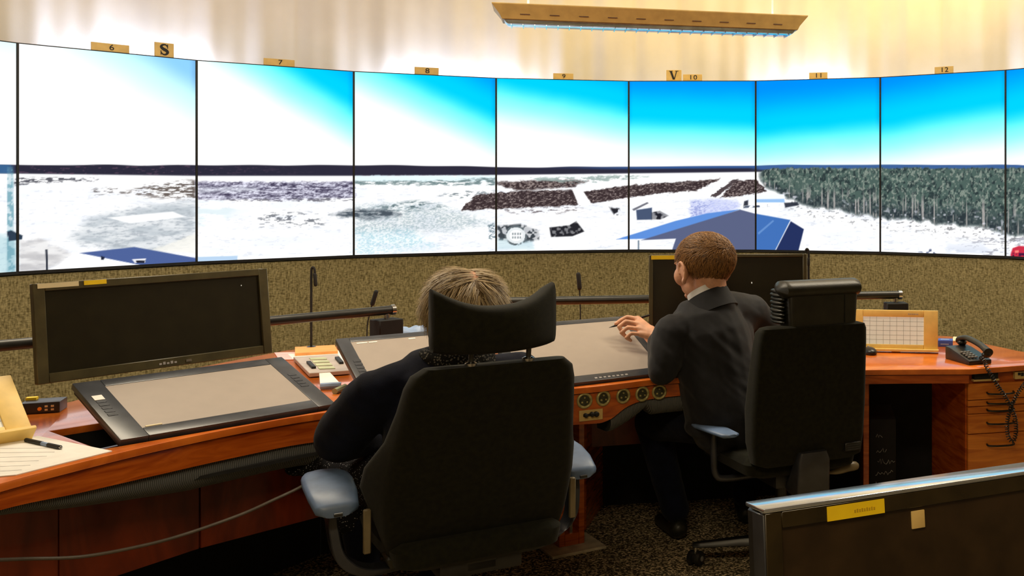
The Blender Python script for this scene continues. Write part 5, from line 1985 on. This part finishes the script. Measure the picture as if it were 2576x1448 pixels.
# left hand: palm from the wrist to the knuckles, pen between thumb and index finger
kn = [P(1604, 802, 4.36), P(1606, 814, 4.335), P(1609, 827, 4.315), P(1613, 840, 4.30)]
for k_ in kn:
    body.cap(Lwr, 0.022, k_, 0.0145, 12)
body.cap(kn[0], 0.0125, kn[3], 0.012, 12)
finger(body, [kn[0], P(1578, 797, 4.365), P(1560, 806, 4.35), P(1549, 814, 4.335)], 0.0105, 0.0080)
finger(body, [kn[1], P(1574, 808, 4.335), P(1557, 821, 4.32), P(1563, 831, 4.32)], 0.0105, 0.0082)
finger(body, [kn[2], P(1579, 823, 4.305), P(1563, 836, 4.295), P(1573, 845, 4.30)], 0.0100, 0.0080)
finger(body, [kn[3], P(1588, 838, 4.285), P(1575, 849, 4.28), P(1587, 856, 4.285)], 0.0092, 0.0072)
finger(body, [P(1638, 836, 4.30) + Vector((0, .03, .012)), P(1606, 818, 4.385), P(1578, 816, 4.385), P(1557, 817, 4.355)], 0.0125, 0.0085)
# right hand resting flat on the desk in front of him
for k_ in range(4):
    o_ = Vector((0.026 * (k_ - 1.5) * .6, 0.026 * (k_ - 1.5) * .8, 0))
    a_ = Rwr + Vector((-0.07, 0.05, -0.008)) + o_
    body.cap(Rwr, 0.018, a_, 0.011, 10)
    finger(body, [a_, a_ + Vector((-0.032, 0.022, 0.004)), a_ + Vector((-0.06, 0.04, -0.012))], 0.009, 0.007)
finger(body, [Rwr, Rwr + Vector((-0.05, -0.01, -0.008)), Rwr + Vector((-0.09, 0.0, -0.014))], 0.012, 0.008)
me = remesh(body, 0.0036, 5)
link('body', finish(me, man), M['skin'], man, ang=180)

# eyes
mb = MB()
for sx in (-1, 1):
    mb.ell((sx * 0.030, 0.080, 0.006), (0.012, 0.010, 0.009), hm @ Matrix.Diagonal((HS, HS, HS, 1)), 14, 10)
mb.build('eyes', M['eye'], man, world=True)

# jacket
jk = MB()
jk.cap(neckb + Vector((0, 0, -0.025)), 0.072, chest + Vector((0, 0, -0.01)), 0.142, 18)
jk.cap(chest, 0.162, Vector((-0.415, 4.235, 0.74)), 0.162, 18)
jk.cap(Vector((-0.415, 4.235, 0.74)), 0.162, hip + Vector((0, 0, 0.0)), 0.165, 18)
shc = (Ls + Rs) / 2
jk.cap(Ls + Vector((0.01, 0, .0)), 0.074, Rs, 0.080, 16)
jk.cap(shc + Vector((0, 0, .045)), 0.078, Ls + Vector((.04, .02, .012)), 0.062, 16)
jk.cap(neckb + Vector((0.01, 0.02, -.045)), 0.085, Rs + Vector((-.02, -.01, .008)), 0.076, 16)
jk.cap(neckb + Vector((0.020, -0.012, -0.035)), 0.088, chest + Vector((0, -0.02, 0)), 0.14, 18)
# shoulder blades / upper back
jk.ell((0, 0, 0), (0.195, 0.115, 0.150), Matrix.Translation(shc + Vector((0.0, -0.025, -0.075))) @ Matrix.Rotation(math.atan2((Rs - Ls).y, (Rs - Ls).x), 4, 'Z'), 20, 14)
jk.cap(Ls, 0.075, Lel, 0.060, 16)
jk.cap(Lel, 0.060, Lel.lerp(Lwr, 0.80), 0.043, 16)
jk.cap(Rs, 0.075, Rel, 0.060, 16)
jk.cap(Rel, 0.060, Rel.lerp(Rwr, 0.80), 0.043, 16)
# jacket skirt spread on the seat
jk.ell((0, 0, 0), (0.17, 0.13, 0.06), Matrix.Translation(hip + Vector((0.0, -0.02, -0.03))) @ Matrix.Rotation(0.4, 4, 'Z'), 18, 12)
me = remesh(jk, 0.006, 14)
wrinkle(me, 0.011, 11, 31)
jo = link('jacket', finish(me, man), M['suit'], man, ang=180)


def band(name, centre, axis, r0, r1, h, m, root, fwd, open_=0.0, ecc=1.0, th=0.004, slope=0.0):
    """collar band around the neck"""
    t = axis.normalized()
    a_ = (fwd - t * fwd.dot(t)).normalized()
    b_ = t.cross(a_)
    rings = []
    for k in range(41):
        an = math.radians(open_) + (2 * math.pi - 2 * math.radians(open_)) * k / 40
        dr = a_ * math.cos(an) * ecc + b_ * math.sin(an)
        fall = slope * (1 + math.cos(an)) / 2
        z0 = centre - t * fall
        rings.append([z0 + dr * r0, z0 + dr * (r0 + th), z0 + t * h + dr * (r1 + th), z0 + t * h + dr * r1])
    return MB().loft(rings).build(name, m, root, world=True, ang=60)


nk = (hc + hm.to_3x3() @ Vector((0, -0.026, -0.09)))
ax = Vector((-0.32, 0.19, 0.93)).normalized()
fw = Vector((hf.x, hf.y, 0))
band('shirt_collar', neckb + Vector((-0.004, 0.0, -0.010)), ax, 0.078, 0.0745, 0.064, M['white_cloth'], man, Vector((-0.75, 0.66, 0)), 8, slope=0.02)
band('jacket_collar', neckb + Vector((0.006, -0.004, -0.046)), ax, 0.100, 0.0815, 0.078, M['suit'], man, Vector((-0.75, 0.66, 0)), 30, th=0.007, slope=0.025)
# shirt cuffs
for el, wr in ((Lel, Lwr), (Rel, Rwr)):
    a_, b_ = el.lerp(wr, 0.78), el.lerp(wr, 0.93)
    MB().tube([a_, b_], [0.034, 0.033], 18).build('shirt_cuff', M['white_cloth'], man, world=True)
# trousers
tr2 = MB()
tr2.cap(Lhip, 0.10, Lkn, 0.076, 16).cap(Lkn, 0.074, Lan + Vector((0, 0, .03)), 0.060, 16)
tr2.cap(Rhip, 0.10, Rkn, 0.076, 16).cap(Rkn, 0.074, Ran + Vector((0, 0, .03)), 0.060, 16)
tr2.cap(Lhip, 0.105, Rhip, 0.105, 16)
me = remesh(tr2, 0.007, 8)
wrinkle(me, 0.006, 14, 41)
link('trousers', finish(me, man), M['navy'], man, ang=180)
for an, dr in ((Lan, Vector((-0.5, 0.86, 0))), (Ran, Vector((-0.2, 0.97, 0)))):
    sh = MB()
    c = Vector((an.x, an.y, 0))
    sh.cap(c + Vector((0, 0, .045)) - dr * .03, 0.042, c + Vector((0, 0, .038)) + dr * .10, 0.036, 14)
    sh.cap(c + dr * .10 + Vector((0, 0, .036)), 0.036, c + dr * .17 + Vector((0, 0, .03)), 0.028, 14)
    me = remesh(sh, 0.005, 4)
    for v_ in me.vertices:
        v_.co.z = max(v_.co.z, 0.002)
    link('shoe', finish(me, man), M['black_leather'], man, ang=60)


# hair: short, combed forward-left on top, tapering down to the nape
def man_in(p):
    x, y, z = p
    if z > 0.055:
        return y < 0.072
    front = 0.046 if z > 0.030 else 0.018 if z > 0.018 else (-0.022 if z > -0.03 else -0.040)
    low = -0.078 + 0.80 * max(0, y + 0.075) + 0.12 * abs(x) + 0.010 * math.sin(x * 260) * math.sin(y * 310 + 1)
    return y < front and z > low


def man_flow(p, r_):
    t = min(1.0, max(0.0, (p.z - 0.01) / 0.09))
    t = t * t * (3 - 2 * t)
    a_ = Vector((-0.25 + r_.uniform(-.35, .35), 0.9 + r_.uniform(-.4, .4), 0.15))
    b_ = Vector((r_.uniform(-.35, .35), 0.25 + r_.uniform(-.35, .35), -1))
    return a_ * t + b_ * (1 - t)


cap_mb = scalp_cap(hm, HS, man_in, 1.035)
o = cap_mb.build('hair', M['hair_brown'], man, world=True, ang=180)
strip_loose(o.data)
st_ = hair_shell(hm, HS, man_in, 8000, 0.021, 0.0014, 5, width=0.0012, flow=man_flow, lift=0.42)
o2 = st_.build('hair_strands', M['hair_brown'], o, world=True, root=man, ang=180)
o2['kind'] = 'stuff'

# stylus held in the hand
a_, b_ = P(1534, 823, 4.325), P(1634, 792, 4.40)
sty = thing('stylus', 'black stylus held in the hand of the person in the suit', 'pen', (a_.x, a_.y, a_.z))
dd = b_ - a_
MB().tube([a_, a_ + dd * .1, a_ + dd * .35, a_ + dd * .7, b_], [0.0012, 0.004, 0.0062, 0.0058, 0.0042], 10).build('barrel', M['black_plastic'], sty, world=True)
MB().tube([a_ - dd * .02, a_], [0.0006, 0.0012], 8).build('nib', M['ink'], sty, world=True)
MB().tube([a_ + dd * .30, a_ + dd * .42], 0.0068, 10).build('side_button', M['grey_plastic'], sty, world=True)

# ---------------------------------------------------------------- woman in the foreground chair
wom = thing('person', 'person with blonde hair in navy sweater, back turned in foreground chair', 'person', (-1.18, 3.30, 0))
whip = Vector((-1.19, 3.31, 0.565))
wchest = Vector((-1.19, 3.30, 0.84))
wneck = Vector((-1.135, 3.31, 0.965))
wLs, wRs = Vector((-1.345, 3.20, 0.855)), Vector((-0.985, 3.46, 0.87))
wLel, wLwr = Vector((-1.475, 3.27, 0.715)), Vector((-1.42, 3.46, 0.665))
wRel, wRwr = Vector((-0.95, 3.60, 0.70)), Vector((-1.15, 3.66, 0.665))
wLh, wRh = Vector((-1.27, 3.26, 0.555)), Vector((-1.12, 3.37, 0.555))
wLk, wLa = Vector((-1.60, 3.62, 0.545)), Vector((-1.52, 3.60, 0.09))
wRk, wRa = Vector((-1.38, 3.76, 0.545)), Vector((-1.36, 3.74, 0.09))
whc = P(1166, 790, 3.31)
whc.z = 1.085
wf_ = F1
whm = Matrix.Translation(whc) @ Matrix.Rotation(math.atan2(wf_.y, wf_.x) - math.pi / 2, 4, 'Z') @ Matrix.Rotation(-0.10, 4, 'X')
WS = 1.12
body = MB()
head_parts(body, whm, WS)
for sx in (-1, 1):
    ear(body, whm, sx, WS)
body.cap(whm @ Vector((0, -0.02, -0.05)), 0.055, wneck, 0.06, 16)
body.cap(wneck, 0.062, wchest, 0.11, 16).cap(wchest, 0.115, whip, 0.12, 16).cap(wLs, 0.05, wRs, 0.05, 14)
body.cap(wLs, 0.05, wLel, 0.042, 14).cap(wLel, 0.042, wLwr, 0.026, 14).cap(wRs, 0.05, wRel, 0.042, 14).cap(wRel, 0.042, wRwr, 0.026, 14)
body.cap(wLh, 0.08, wLk, 0.055, 14).cap(wLk, 0.052, wLa, 0.036, 14).cap(wRh, 0.08, wRk, 0.055, 14).cap(wRk, 0.052, wRa, 0.036, 14)
for wr, dv in ((wLwr, Vector((0.2, 0.95, -0.1))), (wRwr, Vector((-0.95, 0.2, -0.1)))):
    dv.normalize()
    sd = dv.cross(Vector((0, 0, 1))).normalized()
    for k_ in range(4):
        kk = wr + dv * 0.075 + sd * 0.019 * (k_ - 1.5)
        body.cap(wr, 0.017, kk, 0.0105, 10)
        lf = (0.8, 1.0, 0.95, 0.75)[k_]
        finger(body, [kk, kk + dv * 0.035 * lf + Vector((0, 0, .002)), kk + dv * 0.065 * lf + Vector((0, 0, -.012))], 0.0085, 0.0065)
    finger(body, [wr + sd * .015, wr + dv * .04 + sd * .04, wr + dv * .07 + sd * .045], 0.0105, 0.0075)
me = remesh(body, 0.0045, 5)
link('body', finish(me, wom), M['skin'], wom, ang=180)
mb = MB()
for sx in (-1, 1):
    mb.ell((sx * 0.030, 0.080, 0.006), (0.012, 0.010, 0.009), whm @ Matrix.Diagonal((WS, WS, WS, 1)), 14, 10)
mb.build('eyes', M['eye'], wom, world=True)
sw = MB()
sw.cap(wneck + Vector((0, 0, -.03)), 0.085, wchest, 0.145, 18).cap(wchest, 0.155, whip + Vector((0, 0, .02)), 0.165, 18)
sw.cap(wLs + Vector((0, 0, .0)), 0.078, wRs, 0.078, 16).cap(wneck + Vector((0, 0, -.05)), 0.085, wLs + Vector((0, 0, .008)), 0.066, 16)
sw.cap(wLs, 0.080, wLel, 0.082, 18).cap(wLel, 0.082, wLel.lerp(wLwr, .88), 0.045, 16)
sw.cap(wRs, 0.080, wRel, 0.078, 18).cap(wRel, 0.078, wRel.lerp(wRwr, .88), 0.045, 16)
me = remesh(sw, 0.007, 10)
wrinkle(me, 0.007, 10, 51)
link('sweater', finish(me, wom), M['navy'], wom, ang=180)
sk = MB()
sk.cap(wLh, 0.105, wLk, 0.082, 16).cap(wRh, 0.105, wRk, 0.082, 16).cap(wLh, 0.11, wRh, 0.11, 16)
sk.cap(wLk, 0.08, wLk + Vector((0, 0, -.16)), 0.085, 16).cap(wRk, 0.08, wRk + Vector((0, 0, -.16)), 0.085, 16)
sk.cap(wLk, 0.07, wRk, 0.07, 16).cap(wLh.lerp(wLk, .5), .075, wRh.lerp(wRk, .5), .075, 14)
# loose fold over the chair edge
sk.cap(wLh.lerp(wLk, .2) + Vector((-.05, -.03, .03)), 0.05, wLk + Vector((-0.07, -0.06, 0.01)), 0.045, 14)
sk.cap(wLk + Vector((-0.07, -0.06, 0.01)), 0.042, wLk + Vector((-0.16, -0.06, 0.0)), 0.03, 14)
me = remesh(sk, 0.007, 6)
wrinkle(me, 0.012, 18, 61)
link('skirt', finish(me, wom), M['skirt'], wom, ang=180)
sc_ = MB()
for (dx, dy, dz, r_) in ((0, 0, 0, 1),):
    pass
t_ax = (whm.to_3x3() @ Vector((0, 0.0, 1)))
pts = []
for k in range(25):
    an = 2 * math.pi * k / 24
    pts.append(wneck + Vector((0.092 * math.cos(an), 0.092 * math.sin(an), -0.012 + 0.010 * math.sin(an * 2))))
for a_, b_ in zip(pts[:-1], pts[1:]):
    sc_.cap(a_, 0.030, b_, 0.030, 10)
lft = Vector((-0.82, -0.57, 0))
sc_.cap(wneck + lft * .07 + Vector((0, 0, -.015)), 0.034, wneck + lft * .14 + Vector((0, 0, -.045)), 0.026, 12)
sc_.cap(wneck + lft * .10 + Vector((0, 0, -.03)), 0.03, wneck + lft * .12 + Vector((.0, .08, -.12)), 0.03, 12)
me = remesh(sc_, 0.005, 3)
wrinkle(me, 0.012, 34, 71)
link('scarf', finish(me, wom), M['scarf'], wom, ang=180)
tg = MB()
tg.cap(wLk + Vector((0, 0, -.05)), 0.062, wLa + Vector((0, 0, -.02)), 0.046, 14).cap(wRk + Vector((0, 0, -.05)), 0.062, wRa + Vector((0, 0, -.02)), 0.046, 14)
me = remesh(tg, 0.008, 3)
link('tights', finish(me, wom), M['navy'], wom, ang=180)
for an, dr in ((wLa, Vector((-0.5, 0.86, 0))), (wRa, Vector((-0.4, 0.9, 0)))):
    sh = MB()
    c = Vector((an.x, an.y, 0))
    sh.cap(c + Vector((0, 0, .045)) - dr * .03, 0.040, c + Vector((0, 0, .036)) + dr * .09, 0.034, 14)
    sh.cap(c + dr * .09 + Vector((0, 0, .034)), 0.034, c + dr * .15 + Vector((0, 0, .028)), 0.026, 14)
    me = remesh(sh, 0.005, 4)
    for v_ in me.vertices:
        v_.co.z = max(v_.co.z, 0.002)
    link('shoe', finish(me, wom), M['black_leather'], wom, ang=60)


def wom_in(p):
    x, y, z = p
    if z > 0.05:
        return y < 0.085
    return y < 0.035 and z > -0.11


def wom_flow(p, r_):
    # parted at the crown, falling to both sides and down
    s_ = 1 if p.x > 0.012 else -1
    if p.z > 0.085:
        return Vector((s_ * 1.0, -0.25 + r_.uniform(-.25, .25), -0.2))
    return Vector((s_ * 0.3 + r_.uniform(-.2, .2), r_.uniform(-.25, .15), -1))


ro = (0, -0.014, 0.022)
rd = (0.098, 0.110, 0.098)
o = scalp_cap(whm, WS, wom_in, 1.02, ro, rd).build('hair', M['hair_blonde'], wom, world=True, ang=180)
strip_loose(o.data)
st_ = hair_shell(whm, WS, wom_in, 5200, 0.060, 0.0022, 9, width=0.0013, flow=wom_flow, lift=0.16, origin=ro, rad=rd)
o2 = st_.build('hair_strands', M['hair_blonde'], o, world=True, root=wom, ang=180)
o2['kind'] = 'stuff'

# ================================================================== NEAR MONITOR, LOWER RIGHT
fmn = frame(math.radians(26.6), math.radians(5.6), (0.157, 1.60, 0.908))
nm = thing('monitor', 'near monitor with silver top edge and yellow label, lower right', 'monitor', (0.157, 1.60, DZ))
x, z = 0.259, 0.116 + 0.05
dz_ = -0.05
mb = MB()
mb.box(-x, -x + .026, 0, 0.02, -z + dz_, z + dz_, fmn).box(x - .026, x, 0, 0.02, -z + dz_, z + dz_, fmn)
mb.box(-x + .026, x - .026, 0, 0.02, z - .024 + dz_, z + dz_, fmn).box(-x + .026, x - .026, 0, 0.02, -z + dz_, -z + .024 + dz_, fmn)
mb.build('bezel', M['front_bezel'], nm, world=True, bevel=0.0015, seg=1)
MB().box(-x + .024, x - .024, 0.004, 0.02, -z + .022 + dz_, z - .022 + dz_, fmn).build('screen', M['front_glass'], nm, world=True, smooth=False)
MB().box(-x, x, 0.020, 0.066, -z + dz_, z - 0.002 + dz_, fmn).build('back_shell', M['black_plastic'], nm, world=True, bevel=0.003, seg=1)
MB().box(-x - .0015, x + .0015, -0.001, 0.068, z + dz_, z + .006 + dz_, fmn).build('top_edge', M['silver_edge'], nm, world=True, bevel=0.002, seg=2)
MB().box(-x - .003, -x, 0.0, 0.040, -z + dz_, z + dz_ - .002, fmn).build('side_edge', M['chair_plastic'], nm, world=True, bevel=0.001, seg=1)
lb = MB().box(-0.162, -0.067, -0.0012, 0, z - 0.024 + dz_, z - 0.0035 + dz_, fmn).build('yellow_label', M['yellow'], nm, world=True)
mb = MB()
for k in range(9):
    mb.box(-0.118 + .004 * k, -0.1155 + .004 * k, -0.0016, -0.0012, z - .017 + dz_, z - .013 + dz_ + .0008 * (k % 2), fmn)
mb.build('label_print', M['yellow_print'], lb, world=True, root=nm, smooth=False)
MB().box(-0.020, 0.003, 0.001, 0.004, z - 0.055 + dz_, z - 0.029 + dz_, fmn).build('square_sticker', M['cream_card'], nm, world=True, bevel=0.001, seg=2)
pc = fmn @ Vector((0, 0.08, -0.1))
MB().tube([(pc.x, pc.y, 0.75), (pc.x, pc.y, 0.86)], 0.02, 14).build('stand', M['black_plastic'], nm, world=True)
MB().lathe([(0.09, 0), (0.09, 0.008), (0.03, 0.016)], Matrix.Translation((pc.x, pc.y, 0.70)), 24).build('stand_base', M['black_plastic'], nm, world=True)
MB().tube([(pc.x, pc.y, 0.705), (pc.x, pc.y, 0.76)], 0.02, 14).build('stand_neck', M['black_plastic'], nm, world=True)
